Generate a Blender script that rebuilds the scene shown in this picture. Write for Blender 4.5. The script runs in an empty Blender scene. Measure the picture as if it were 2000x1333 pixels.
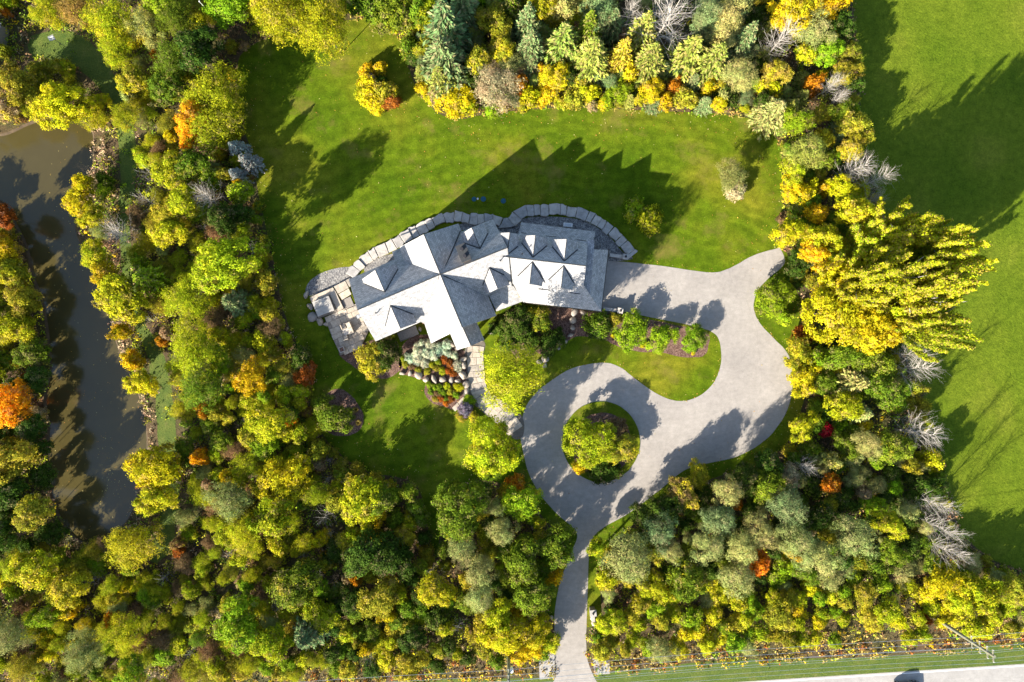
import bpy, bmesh, math, random
import numpy as np
from mathutils import Vector, Matrix, geometry

rnd = random.Random(7)
rng = np.random.default_rng(7)
R = math.radians
C = bpy.context.scene.collection
scene = bpy.context.scene

# ------------------------------------------------------------ camera, sky, sun, exposure
H = 120.0          # flying height of the drone, metres
K = 0.09           # metres of ground per photograph pixel
cam = bpy.data.cameras.new('camera'); cam.sensor_width = 36; cam.lens = 24
cam.clip_end = 3000
camo = bpy.data.objects.new('camera', cam); C.objects.link(camo)
camo.location = (0, 0, H); scene.camera = camo

SUN_EL = R(25.5); SUN_AZ = R(223.3)
SUNV = Vector((math.sin(SUN_AZ)*math.cos(SUN_EL), math.cos(SUN_AZ)*math.cos(SUN_EL), math.sin(SUN_EL)))
world = bpy.data.worlds.new('World'); scene.world = world; world.use_nodes = True
wn = world.node_tree.nodes; bg = wn['Background']
sky = wn.new('ShaderNodeTexSky'); sky.sky_type = 'NISHITA'; sky.sun_disc = False
sky.sun_elevation = SUN_EL; sky.sun_rotation = SUN_AZ
world.node_tree.links.new(sky.outputs[0], bg.inputs[0]); bg.inputs[1].default_value = 0.088
sl = bpy.data.lights.new('sun', 'SUN'); sl.energy = 5.0; sl.angle = R(0.5); sl.color = (1.0, 0.90, 0.76)
so = bpy.data.objects.new('sun', sl); C.objects.link(so)
so.rotation_euler = (-SUNV).to_track_quat('-Z', 'Y').to_euler(); so.location = (-60, -60, 60)
vs = scene.view_settings
vs.view_transform = 'Standard'; vs.look = 'None'; vs.gamma = 1; vs.exposure = 1.85
vs.use_curve_mapping = False

# ------------------------------------------------------------ helpers
def at(px, py, z=0.0):
    s = (1 - z/H)*K
    return Vector(((px-1000)*s, -(py-666.5)*s, z))
def ray_plane(px, py, p0, n):
    c = Vector((0, 0, H)); d = at(px, py, 0) - c
    return c + d*((p0-c).dot(n)/d.dot(n))
def tag(o, label=None, cat=None, group=None, kind=None):
    if label: o['label'] = label
    if cat: o['category'] = cat
    if group: o['group'] = group
    if kind: o['kind'] = kind
    return o
def obj(name, me, mat=None, parent=None, loc=None):
    if isinstance(me, bmesh.types.BMesh):
        bm = me; me = bpy.data.meshes.new(name); bm.to_mesh(me); bm.free()
    if mat is not None and not me.materials: me.materials.append(mat)
    o = bpy.data.objects.new(name, me); C.objects.link(o)
    if parent: o.parent = parent
    if loc is not None: o.location = loc
    return o
def empty(name, loc, label, cat, group=None, rz=0):
    o = bpy.data.objects.new(name, None); C.objects.link(o); o.location = loc
    o.rotation_euler = (0, 0, rz); o.empty_display_size = .3
    return tag(o, label, cat, group)
def local(o, p): return o.matrix_basis.inverted() @ p if False else (Matrix.Translation(o.location) @ Matrix.Rotation(o.rotation_euler.z, 4, 'Z')).inverted() @ p

def smooth(pts, n=6, closed=True):
    out = []; m = len(pts)
    for i in range(m if closed else m-1):
        p = [pts[(i+k) % m] if closed else pts[min(max(i+k, 0), m-1)] for k in (-1, 0, 1, 2)]
        for j in range(n):
            t = j/n
            out.append(tuple(0.5*((2*p[1][a]) + (-p[0][a]+p[2][a])*t + (2*p[0][a]-5*p[1][a]+4*p[2][a]-p[3][a])*t*t
                       + (-p[0][a]+3*p[1][a]-3*p[2][a]+p[3][a])*t**3) for a in (0, 1)))
    if not closed: out.append(tuple(pts[-1]))
    return out
def rough(pts, amp, seed=1):
    r = random.Random(seed)
    return [(x+r.uniform(-amp, amp), y+r.uniform(-amp, amp)) for x, y in pts]
def sheet(name, pts, z, mat, parent=None, holes=None, thick=0.0):
    loops = [[at(x, y, 0) for x, y in pts]] + [[at(x, y, 0) for x, y in h] for h in (holes or [])]
    flat = [v for l in loops for v in l]
    tris = geometry.tessellate_polygon(loops)
    bm = bmesh.new(); vs_ = [bm.verts.new((v.x, v.y, z)) for v in flat]
    for t in tris:
        try:
            f = bm.faces.new([vs_[i] for i in t])
        except ValueError: pass
    bmesh.ops.recalc_face_normals(bm, faces=bm.faces)
    for f in bm.faces:
        f.normal_update()
        if f.normal.z < 0: f.normal_flip()
    if thick:
        i0 = 0
        for l in loops:
            n = len(l); low = [bm.verts.new((v.x, v.y, z-thick)) for v in l]
            for k in range(n):
                bm.faces.new([vs_[i0+k], low[k], low[(k+1) % n], vs_[i0+(k+1) % n]])
            i0 += n
        bmesh.ops.recalc_face_normals(bm, faces=bm.faces)
    return obj(name, bm, mat, parent)
def box(bm, c, s, rz=0.0, top=1.0):
    m = Matrix.Translation(c) @ Matrix.Rotation(rz, 4, 'Z')
    v = []
    for z in (-.5, .5):
        k = top if z > 0 else 1
        for x, y in ((-.5, -.5), (.5, -.5), (.5, .5), (-.5, .5)):
            v.append(bm.verts.new(m @ Vector((x*s[0]*k, y*s[1]*k, z*s[2]))))
    for f in ((3, 2, 1, 0), (4, 5, 6, 7), (0, 1, 5, 4), (1, 2, 6, 5), (2, 3, 7, 6), (3, 0, 4, 7)):
        bm.faces.new([v[i] for i in f])
    return v
def box_obj(name, c, s, mat, parent=None, rz=0.0, bev=0.0, top=1.0):
    bm = bmesh.new(); box(bm, Vector(c), s, rz, top)
    if bev: bmesh.ops.bevel(bm, geom=bm.edges[:], offset=bev, segments=2, affect='EDGES', profile=.6)
    return obj(name, bm, mat, parent)
def tube(bm, a, b, r0, r1, n=6, cap=True):
    a = Vector(a); b = Vector(b); d = (b-a)
    if d.length < 1e-5: return
    q = d.to_track_quat('Z', 'Y')
    A = [bm.verts.new(a + q @ Vector((math.cos(t)*r0, math.sin(t)*r0, 0))) for t in [2*math.pi*i/n for i in range(n)]]
    B = [bm.verts.new(b + q @ Vector((math.cos(t)*r1, math.sin(t)*r1, 0))) for t in [2*math.pi*i/n for i in range(n)]]
    for i in range(n): bm.faces.new([A[i], A[(i+1) % n], B[(i+1) % n], B[i]])
    if cap: bm.faces.new(A[::-1]); bm.faces.new(B)
def prism(bm, poly, z0, z1):
    lo = [bm.verts.new((p[0], p[1], z0)) for p in poly]; hi = [bm.verts.new((p[0], p[1], z1)) for p in poly]
    n = len(poly)
    for i in range(n): bm.faces.new([lo[i], lo[(i+1) % n], hi[(i+1) % n], hi[i]])
    bm.faces.new(hi); bm.faces.new(lo[::-1])
    bmesh.ops.recalc_face_normals(bm, faces=bm.faces)

# ------------------------------------------------------------ materials
class NT:
    def __init__(s, name):
        s.m = bpy.data.materials.new(name); s.m.use_nodes = True
        s.t = s.m.node_tree; s.n = s.t.nodes; s.p = s.n['Principled BSDF']
        s.p.inputs['Roughness'].default_value = .85; s.p.inputs['Specular IOR Level'].default_value = .25
    def add(s, ty, **kw):
        n = s.n.new(ty)
        for k, v in kw.items(): setattr(n, k, v)
        return n
    def link(s, a, b): s.t.links.new(a, b)
    def coord(s, kind='Object', scale=None, rot=None, loc=None):
        c = s.add('ShaderNodeTexCoord'); o = c.outputs[kind]
        if scale or rot or loc:
            m = s.add('ShaderNodeMapping'); s.link(o, m.inputs[0])
            if scale: m.inputs['Scale'].default_value = scale
            if rot: m.inputs['Rotation'].default_value = rot
            if loc: m.inputs['Location'].default_value = loc
            o = m.outputs[0]
        return o
    def noise(s, vec, scale, detail=4, rough_=.6, dist=0):
        n = s.add('ShaderNodeTexNoise'); s.link(vec, n.inputs['Vector'])
        n.inputs['Scale'].default_value = scale; n.inputs['Detail'].default_value = detail
        n.inputs['Roughness'].default_value = rough_; n.inputs['Distortion'].default_value = dist
        return n.outputs[0]
    def ramp(s, fac, stops):
        r = s.add('ShaderNodeValToRGB'); s.link(fac, r.inputs[0]); e = r.color_ramp.elements
        while len(e) < len(stops): e.new(.5)
        for i, (p, c) in enumerate(stops):
            e[i].position = p; e[i].color = (c[0], c[1], c[2], 1) if not isinstance(c, (int, float)) else (c, c, c, 1)
        return r.outputs[0]
    def mix(s, fac, a, b, mode='MIX'):
        n = s.add('ShaderNodeMix', data_type='RGBA', blend_type=mode)
        for k, v in ((0, fac), (6, a), (7, b)):
            if hasattr(v, 'links'): s.link(v, n.inputs[k])
            elif isinstance(v, (int, float)): n.inputs[k].default_value = v
            else: n.inputs[k].default_value = (*v[:3], 1)
        return n.outputs[2]
    def math(s, op, a, b=None, c=None):
        n = s.add('ShaderNodeMath', operation=op)
        for k, v in enumerate((a, b, c)):
            if v is None: continue
            if hasattr(v, 'links'): s.link(v, n.inputs[k])
            else: n.inputs[k].default_value = v
        return n.outputs[0]
    def bump(s, h, strength=.4, dist=.05):
        b = s.add('ShaderNodeBump'); s.link(h, b.inputs['Height'])
        b.inputs['Strength'].default_value = strength; b.inputs['Distance'].default_value = dist
        s.link(b.outputs[0], s.p.inputs['Normal'])
    def color(s, c):
        if hasattr(c, 'links'): s.link(c, s.p.inputs['Base Color'])
        else: s.p.inputs['Base Color'].default_value = (*c[:3], 1)
        return s
M = {}
def flat(name, col, rough_=.8, noise_amt=.25, scale=3.0, metal=0, bump=.0):
    t = NT(name); v = t.coord('Object'); n = t.noise(v, scale, 5)
    lo = [c*(1-noise_amt) for c in col]; hi = [min(1, c*(1+noise_amt)) for c in col]
    t.color(t.ramp(n, [(.3, lo), (.7, hi)])); t.p.inputs['Roughness'].default_value = rough_
    t.p.inputs['Metallic'].default_value = metal
    if bump: t.bump(t.noise(v, scale*4, 4), bump, .03)
    M[name] = t.m; return t.m

# lawn: arcing mower stripes, patches of drier turf, grain
t = NT('lawn'); v = t.coord('Object')
n1 = t.noise(v, .055, 4, .55); n2 = t.noise(v, .6, 5, .7); n3 = t.noise(v, 4.5, 3, .7)
base = t.ramp(n1, [(.30, (.044, .092, .003)), (.48, (.076, .122, .005)), (.66, (.138, .152, .011))])
base = t.mix(.75, base, t.ramp(n2, [(.28, (.42, .42, .4)), (.72, (1.5, 1.4, 1.3))]), 'MULTIPLY')
base = t.mix(.55, base, t.ramp(n3, [(.3, (.45, .5, .4)), (.7, (1.5, 1.45, 1.5))]), 'MULTIPLY')
sep = t.add('ShaderNodeSeparateXYZ'); t.link(v, sep.inputs[0])
arc = t.math('MULTIPLY', t.math('POWER', t.math('SUBTRACT', sep.outputs[0], 4), 2), .004)
yy = t.math('ADD', t.math('ADD', sep.outputs[1], arc), t.math('MULTIPLY', t.noise(v, .07, 4), 9))
st = t.math('SINE', t.math('MULTIPLY', yy, 2.6))
st = t.math('MULTIPLY_ADD', st, .5, .5)
base = t.mix(t.math('MULTIPLY', t.noise(v, .12, 2), .75), base, t.ramp(st, [(.3, (.74, .80, .7)), (.7, (1.2, 1.14, 1.2))]), 'MULTIPLY')
dry = t.ramp(t.noise(t.coord('Object', loc=(33, 7, 0)), .14, 5, .65), [(.55, 0), (.72, .65)])
base = t.mix(dry, base, (.17, .13, .035))
t.color(base); t.bump(t.noise(v, 6, 5, .8), .9, .10); t.p.inputs['Roughness'].default_value = .95; t.p.inputs['Specular IOR Level'].default_value = .06; M['lawn'] = t.m
# hay field
t = NT('field'); v = t.coord('Object')
n1 = t.noise(v, .05, 4, .6); n2 = t.noise(v, .9, 5, .75); n3 = t.noise(v, 3.5, 3, .7)
base = t.ramp(n1, [(.32, (.066, .116, .006)), (.55, (.100, .145, .010)), (.72, (.148, .172, .020))])
base = t.mix(.75, base, t.ramp(n2, [(.3, (.55, .6, .5)), (.7, (1.45, 1.35, 1.3))]), 'MULTIPLY')
base = t.mix(.6, base, t.ramp(n3, [(.3, (.5, .55, .5)), (.7, (1.5, 1.4, 1.5))]), 'MULTIPLY')
base = t.mix(.5, base, t.ramp(t.noise(t.coord('Object', scale=(1, .35, 1), rot=(0, 0, R(10))), .35, 5, .7), [(.3, (.7, .76, .6)), (.7, (1.3, 1.2, 1.3))]), 'MULTIPLY')
t.color(base); t.bump(t.noise(v, 2.2, 6, .8), 1.0, .22); t.p.inputs['Roughness'].default_value = .95; t.p.inputs['Specular IOR Level'].default_value = .06; M['field'] = t.m
# wood floor
t = NT('wood_floor'); v = t.coord('Object')
n1 = t.noise(v, .12, 5, .65); n2 = t.noise(v, 1.8, 6, .75)
base = t.ramp(n1, [(.3, (.045, .060, .012)), (.48, (.075, .062, .025)), (.6, (.090, .060, .032)), (.75, (.075, .085, .015))])
base = t.mix(.8, base, t.ramp(n2, [(.3, (.45, .45, .45)), (.7, (1.6, 1.5, 1.4))]), 'MULTIPLY')
t.color(base); t.bump(t.noise(v, 2.5, 6, .8), 1, .25); M['wood_floor'] = t.m
# rough mown track
t = NT('track'); v = t.coord('Object')
base = t.ramp(t.noise(v, .5, 5, .7), [(.3, (.045, .085, .010)), (.6, (.085, .115, .016)), (.75, (.13, .12, .04))])
base = t.mix(.7, base, t.ramp(t.noise(v, 4, 4, .7), [(.3, .5), (.7, 1.5)]), 'MULTIPLY')
t.color(base); t.bump(t.noise(v, 4, 6, .8), .9, .15); M['track'] = t.m
# asphalt drive
def asphalt(name, c0, c1):
    t = NT(name); v = t.coord('Object')
    b = t.ramp(t.noise(v, .12, 5, .6), [(.3, c0), (.7, c1)])
    b = t.mix(.5, b, t.ramp(t.noise(v, 1.3, 6, .7), [(.3, .72), (.7, 1.24)]), 'MULTIPLY')
    b = t.mix(.45, b, t.ramp(t.noise(v, 9, 3, .8), [(.3, .7), (.7, 1.3)]), 'MULTIPLY')
    b = t.mix(.35, b, t.ramp(t.noise(t.coord('Object', scale=(.3, .9, 1), rot=(0, 0, R(-40))), .8, 5, .65, 2.5), [(.3, .80), (.7, 1.16)]), 'MULTIPLY')
    vo = t.add('ShaderNodeTexVoronoi', feature='DISTANCE_TO_EDGE'); t.link(t.coord('Object'), vo.inputs['Vector']); vo.inputs['Scale'].default_value = .11
    cr = t.ramp(t.math('ADD', vo.outputs['Distance'], t.math('MULTIPLY', t.noise(v, 1.2, 4), .012)), [(.006, .75), (.012, 1.0)])
    b = t.mix(.35, b, cr, 'MULTIPLY')
    t.color(b); t.bump(t.noise(v, 14, 4, .8), .5, .02); t.p.inputs['Roughness'].default_value = .8; M[name] = t.m
asphalt('asphalt', (.235, .218, .200), (.315, .292, .265))
asphalt('concrete_road', (.27, .262, .25), (.31, .30, .285))
flat('white_paint', (.75, .75, .73), .6, .08, 6)
# water
t = NT('water'); v = t.coord('Object')
t.color(t.ramp(t.noise(v, .05, 4, .6), [(.35, (.050, .041, .014)), (.65, (.066, .055, .020))]))
t.p.inputs['Roughness'].default_value = .12; t.p.inputs['Specular IOR Level'].default_value = .5; t.p.inputs['IOR'].default_value = 1.48
t.bump(t.noise(t.coord('Object', scale=(1, .5, 1), rot=(0, 0, .7)), 2.2, 3, .6), .12, .05); M['water'] = t.m
flat('mud', (.07, .05, .03), .9, .35, 1.2, bump=.6)
# roof slates, courses follow the slab's own uv
t = NT('slate'); v = t.coord('UV')
br = t.add('ShaderNodeTexBrick'); t.link(v, br.inputs['Vector'])
br.inputs['Scale'].default_value = 1; br.inputs['Brick Width'].default_value = .42; br.inputs['Row Height'].default_value = .30
br.inputs['Mortar Size'].default_value = .018; br.inputs['Color1'].default_value = (.36, .36, .36, 1)
br.inputs['Color2'].default_value = (.205, .208, .215, 1); br.inputs['Mortar'].default_value = (.12, .12, .13, 1); br.inputs['Bias'].default_value = -.15
vo = t.coord('Object')
b = t.mix(.5, br.outputs[0], t.ramp(t.noise(vo, .5, 5, .7), [(.3, (.8, .82, .84)), (.7, (1.25, 1.22, 1.18))]), 'MULTIPLY')
b = t.mix(.5, b, t.ramp(t.noise(vo, 7, 3, .7), [(.3, .6), (.7, 1.4)]), 'MULTIPLY')
t.color(b); t.p.inputs['Roughness'].default_value = .6; t.bump(br.outputs[0], .25, .02); M['slate'] = t.m
flat('lead', (.035, .038, .042), .6, .2, 4)
flat('gutter', (.05, .045, .04), .5, .2, 4)
flat('copper', (.30, .13, .07), .5, .3, 4, metal=.3)
def stonemat(name, a, b_, c, sc=1.2, bump=.6):
    t = NT(name); v = t.coord('Object'); oi = t.add('ShaderNodeObjectInfo')
    vv = t.add('ShaderNodeVectorMath', operation='ADD'); t.link(v, vv.inputs[0]); cb = t.add('ShaderNodeCombineXYZ')
    t.link(t.math('MULTIPLY', oi.outputs['Random'], 50), cb.inputs[0]); t.link(cb.outputs[0], vv.inputs[1]); v = vv.outputs[0]
    col = t.ramp(t.noise(v, sc, 6, .65), [(.28, a), (.5, b_), (.72, c)])
    col = t.mix(.6, col, t.ramp(oi.outputs['Random'], [(0, (.68, .7, .74)), (.5, (1, .97, .93)), (1, (1.25, 1.18, 1.08))]), 'MULTIPLY')
    col = t.mix(.4, col, t.ramp(t.noise(v, 9, 4, .8), [(.3, .6), (.7, 1.35)]), 'MULTIPLY')
    t.color(col); t.bump(t.noise(v, sc*3, 6, .75), bump, .08); M[name] = t.m
stonemat('armour', (.25, .24, .225), (.37, .355, .335), (.45, .435, .41))
stonemat('paving', (.27, .235, .19), (.37, .33, .275), (.45, .41, .35))
stonemat('boulder', (.17, .15, .125), (.29, .255, .215), (.38, .345, .30))
stonemat('wall_stone', (.15, .13, .11), (.22, .19, .16), (.28, .25, .22), 3)
stonemat('path_joint', (.10, .09, .075), (.13, .115, .10), (.16, .15, .13), 2)
def speck(name, a, b_, c, sc):
    t = NT(name); vo = t.add('ShaderNodeTexVoronoi'); t.link(t.coord('Object'), vo.inputs['Vector']); vo.inputs['Scale'].default_value = sc
    col = t.ramp(vo.outputs['Color'], [(.1, a), (.5, b_), (.9, c)])
    col = t.mix(.5, col, t.ramp(t.noise(t.coord('Object'), .8, 5), [(.3, .7), (.7, 1.25)]), 'MULTIPLY')
    t.color(col); t.bump(vo.outputs['Distance'], .8, .05); M[name] = t.m
speck('gravel', (.07, .07, .075), (.17, .165, .16), (.32, .31, .29), 6)
speck('mulch', (.060, .030, .022), (.115, .066, .050), (.20, .130, .10), 7)
flat('wood_deck', (.22, .20, .18), .8, .2, 5)
flat('timber_pole', (.17, .17, .12), .9, .25, 2)
flat('steel', (.45, .47, .48), .4, .1, 4, metal=.6)
flat('white_metal', (.62, .62, .60), .5, .08, 4)
flat('dark_metal', (.03, .03, .035), .4, .2, 4)
flat('window_frame', (.05, .045, .04), .5, .2, 4)
flat('cushion', (.42, .37, .30), .9, .15, 5)
flat('cover_vinyl', (.33, .32, .30), .7, .18, .9)
flat('lid_green', (.018, .085, .12), .6, .2, 4)
flat('door_wood', (.10, .055, .03), .6, .3, 5)
flat('red_cloth', (.5, .02, .02), .8, .1, 3)
flat('old_metal_roof', (.22, .22, .22), .6, .2, 1)
flat('car_paint', (.23, .25, .27), .25, .04, 3, metal=.5)
flat('tyre', (.02, .02, .02), .8, .2, 3)
t = NT('glass'); t.color((.02, .025, .03)); t.p.inputs['Roughness'].default_value = .05; t.p.inputs['Specular IOR Level'].default_value = .6; M['glass'] = t.m
flat('bark', (.085, .068, .050), .95, .3, 3, bump=.5)
flat('pale_bark', (.30, .28, .25), .9, .3, 3)
flat('birch_bark', (.36, .335, .30), .9, .2, 3)

# leaves: colour from the object's own colour, alpha = share of turned leaves
def leafmat(name, transl=.28, turned=(.35, .31, .008), var=.85):
    t = NT(name); oi = t.add('ShaderNodeObjectInfo'); v = t.coord('Object')
    tone = t.add('ShaderNodeAttribute', attribute_name='tone')
    hue = t.add('ShaderNodeAttribute', attribute_name='hue')
    vv = t.add('ShaderNodeVectorMath', operation='ADD'); t.link(v, vv.inputs[0]); cb = t.add('ShaderNodeCombineXYZ')
    t.link(t.math('MULTIPLY', oi.outputs['Random'], 40), cb.inputs[0]); t.link(cb.outputs[0], vv.inputs[1])
    pn = t.noise(vv.outputs[0], 1.6, 3, .6)
    patch = t.math('MULTIPLY', t.math('SUBTRACT', t.math('ADD', t.math('ADD', pn, t.math('MULTIPLY', hue.outputs['Fac'], .35)), oi.outputs['Alpha']), 1.05), 4.0)
    cl = t.add('ShaderNodeClamp'); t.link(patch, cl.inputs[0])
    col = t.mix(cl.outputs[0], oi.outputs['Color'], turned)
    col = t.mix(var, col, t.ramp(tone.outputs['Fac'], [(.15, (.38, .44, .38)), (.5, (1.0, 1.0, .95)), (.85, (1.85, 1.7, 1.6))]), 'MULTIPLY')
    col = t.mix(.35, col, t.ramp(hue.outputs['Fac'], [(.2, (.62, 1.08, .9)), (.8, (1.45, .95, 1.0))]), 'MULTIPLY')
    tw = t.ramp(t.math('MULTIPLY', t.math('ADD', hue.outputs['Fac'], t.math('MULTIPLY', t.noise(vv.outputs[0], 3.0, 2), .55)), .7), [(.66, 0), (.74, .5)])
    col = t.mix(tw, col, (.26, .19, .11))
    t.color(col); t.p.inputs['Roughness'].default_value = .75; t.p.inputs['Specular IOR Level'].default_value = .08
    tr = t.add('ShaderNodeBsdfTranslucent'); t.link(col, tr.inputs[0])
    mx = t.add('ShaderNodeMixShader'); mx.inputs[0].default_value = transl
    t.link(t.p.outputs[0], mx.inputs[1]); t.link(tr.outputs[0], mx.inputs[2])
    t.link(mx.outputs[0], t.n['Material Output'].inputs[0]); M[name] = t.m
leafmat('leaf', .38, (.42, .40, .012)); leafmat('needle', .12, (.16, .15, .03), .6)
# undergrowth carries its colour per leaf
t = NT('undergrowth'); a_ = t.add('ShaderNodeAttribute', attribute_name='leafcol')
t.color(a_.outputs['Color']); tr = t.add('ShaderNodeBsdfTranslucent'); t.link(a_.outputs['Color'], tr.inputs[0])
mx = t.add('ShaderNodeMixShader'); mx.inputs[0].default_value = .2
t.link(t.p.outputs[0], mx.inputs[1]); t.link(tr.outputs[0], mx.inputs[2]); t.link(mx.outputs[0], t.n['Material Output'].inputs[0]); M['undergrowth'] = t.m

# ------------------------------------------------------------ outlines (photograph pixels on the ground)
LAWN = smooth([(712,36),(745,45),(775,68),(792,100),(800,140),(815,175),(835,202),(860,224),(900,232),(950,224),(1000,217),(1100,211),(1200,213),(1300,218),(1400,223),(1465,233),(1508,262),(1526,300),(1529,400),(1522,440),(1512,470),(1540,500),(1545,540),(1560,580),(1565,640),(1578,700),(1572,770),(1548,850),(1490,905),(1420,925),(1350,950),(1290,985),(1220,1040),(1178,1090),(1172,1150),(1170,1215),(1120,1225),(1070,1200),(1078,1120),(1095,1060),(1060,1010),(1010,960),(960,940),(905,945),(862,975),(858,1050),(850,1090),(838,1040),(820,960),(790,935),(730,925),(680,900),(645,868),(618,830),(606,785),(612,740),(590,700),(570,650),(552,600),(540,540),(528,480),(512,410),(498,340),(488,290),(470,230),(462,170),(470,110),(520,75),(620,50)], 5)
DRIVE = smooth([(1176,500),(1186,509),(1230,513),(1300,521),(1370,531),(1402,532),(1432,521),(1470,500),(1515,486),(1524,486),(1532,515),(1500,545),(1480,568),(1472,600),(1483,630),(1510,660),(1538,690),(1548,730),(1545,775),(1528,820),(1492,862),(1440,892),(1380,906),(1335,920),(1290,956),(1230,1002),(1180,1030),(1154,1058),(1149,1104),(1147,1188),(1145,1240),(1148,1290),(1168,1335),(1200,1362),(1050,1366),(1082,1330),(1084,1270),(1083,1205),(1092,1145),(1112,1088),(1127,1050),(1118,1030),(1088,1004),(1058,970),(1034,928),(1021,880),(1017,845),(1025,800),(1048,766),(1078,743),(1112,722),(1150,712),(1182,709),(1210,717),(1240,740),(1280,768),(1310,781),(1340,783),(1370,771),(1395,746),(1408,710),(1406,670),(1393,650),(1366,640),(1330,632),(1280,622),(1216,609),(1172,606)], 5)
FIELD = smooth([(1640,-700),(1662,-100),(1665,0),(1672,100),(1680,200),(1692,290),(1702,340),(1722,430),(1742,600),(1772,700),(1808,790),(1832,880),(1850,960),(1880,1040),(1930,1088),(2000,1116),(2200,1160),(2600,1150),(4000,1050),(4000,-700)], 5)
POND = smooth([(-60,250),(0,262),(60,238),(120,226),(175,245),(184,290),(176,340),(150,400),(150,455),(175,510),(195,560),(215,620),(232,680),(255,730),(278,790),(288,850),(285,900),(272,960),(255,1010),(225,1045),(185,1063),(150,1058),(118,1020),(95,960),(88,900),(92,840),(85,780),(95,720),(90,650),(80,590),(62,540),(48,480),(22,430),(0,395),(-60,360)], 5)
TRACK = smooth([(60,70),(120,60),(175,80),(215,130),(240,180),(258,230),(268,300),(262,370),(255,420),(262,520),(280,620),(315,680),(335,760),(345,860),(350,940),(345,1010),(330,1080),(300,1100),(290,1080),(305,1040),(315,950),(308,850),(300,760),(285,690),(255,620),(238,520),(232,420),(236,330),(228,250),(205,190),(160,140),(110,120),(60,110)], 4)
ISLAND = [(1174+76*math.cos(a), 863+79*math.sin(a)) for a in [2*math.pi*i/48 for i in range(48)]]
def road_y(x): return 1331 - .0633*(x-1463)
ROAD = [(x, road_y(x)) for x in range(-1500, 4001, 250)] + [(x, road_y(x)+125) for x in range(4000, -1501, -250)]
VERGE = [(x, road_y(x)-38-6*math.sin(x*.01)) for x in range(-1500, 4001, 50)] + [(4000, road_y(4000)+6), (-1500, road_y(-1500)+6)]
HOUSE = [(590,560),(700,500),(780,450),(900,415),(1000,430),(1180,440),(1250,500),(1195,620),(1060,600),(960,690),(900,700),(800,660),(700,700),(640,660),(590,620)]
def inpoly(x, y, poly):
    if isinstance(x, list) and len(x) == 1:      # one point: plain Python is faster
        px_, py_ = x[0], y[0]; ins = False; x1, y1 = poly[-1]
        for x2, y2 in poly:
            if (y1 > py_) != (y2 > py_) and px_ < (x2-x1)*(py_-y1)/(y2-y1)+x1: ins = not ins
            x1, y1 = x2, y2
        return [ins]
    x = np.asarray(x, float); y = np.asarray(y, float); r = np.zeros(x.shape, bool)
    n = len(poly)
    for i in range(n):
        x1, y1 = poly[i]; x2, y2 = poly[(i+1) % n]
        if y1 == y2: continue
        c = ((y1 > y) != (y2 > y)) & (x < (x2-x1)*(y-y1)/(y2-y1)+x1)
        r ^= c
    return r

# ------------------------------------------------------------ ground
def structure(o): o['kind'] = 'structure'; return o
big = [(-8000, -8000), (10000, -8000), (10000, 9000), (-8000, 9000)]
structure(sheet('ground', big, 0, M['wood_floor'], holes=[POND]))
bm = bmesh.new(); top = [at(*p) for p in POND]; cen = sum(top, Vector())/len(top)
n = len(top); rings = []
for k, (z, off) in enumerate(((0, 0), (-.45, .5), (-1.3, 2.4))):
    ring = []
    for i, p in enumerate(top):
        tng = (top[(i+1) % n]-top[i-1]).normalized(); nr = Vector((-tng.y, tng.x, 0))
        q = p + nr*off
        if not inpoly([q.x/K+1000], [666.5-q.y/K], POND)[0] and k: q = p - nr*off
        ring.append(bm.verts.new((q.x, q.y, z)))
    rings.append(ring)
for a, b in zip(rings, rings[1:]):
    for i in range(n): bm.faces.new([a[i], a[(i+1) % n], b[(i+1) % n], b[i]])
structure(obj('pond_bank', bm, M['mud']))
structure(sheet('pond_bed', [(-200, 150), (400, 150), (400, 1150), (-200, 1150)], -1.32, M['mud']))
structure(sheet('water', POND, -.30, M['water']))
structure(sheet('lawn', rough(LAWN, 1.2, 3), .004, M['lawn']))
structure(sheet('field', rough(FIELD, 1.5, 4), .004, M['field']))
structure(sheet('mown_track', rough(TRACK, 2.5, 5), .004, M['track']))
structure(sheet('verge', VERGE, .004, M['track']))
structure(sheet('road', ROAD, .010, M['concrete_road']))
for dy, nm in ((3, 'edge_line'), (112, 'edge_line')):
    structure(sheet(nm, [(x, road_y(x)+dy) for x in range(-1500, 4001, 500)] + [(x, road_y(x)+dy+1.6) for x in range(4000, -1501, -500)], .014, M['white_paint']))
structure(sheet('driveway', rough(DRIVE, .35, 6), .016, M['asphalt']))
structure(sheet('island_turf', rough(ISLAND, .5, 7), .10, M['lawn'], thick=.10))
GRAV1 = smooth([(1012,432),(1040,424),(1090,424),(1130,429),(1160,441),(1190,462),(1215,492),(1235,506),(1170,512),(1100,500),(990,470),(975,452),(960,445),(905,450),(880,452),(905,436),(960,436),(1000,442)], 4)
GRAV2 = smooth([(597,570),(603,552),(625,535),(655,525),(682,522),(690,530),(684,548),(650,562),(610,578)], 4)
GRAV3 = smooth([(712,522),(735,506),(766,496),(790,500),(760,530),(720,540)], 4)
for g in (GRAV1, GRAV2, GRAV3): structure(sheet('gravel_bed', g, .010, M['gravel']))
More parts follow.
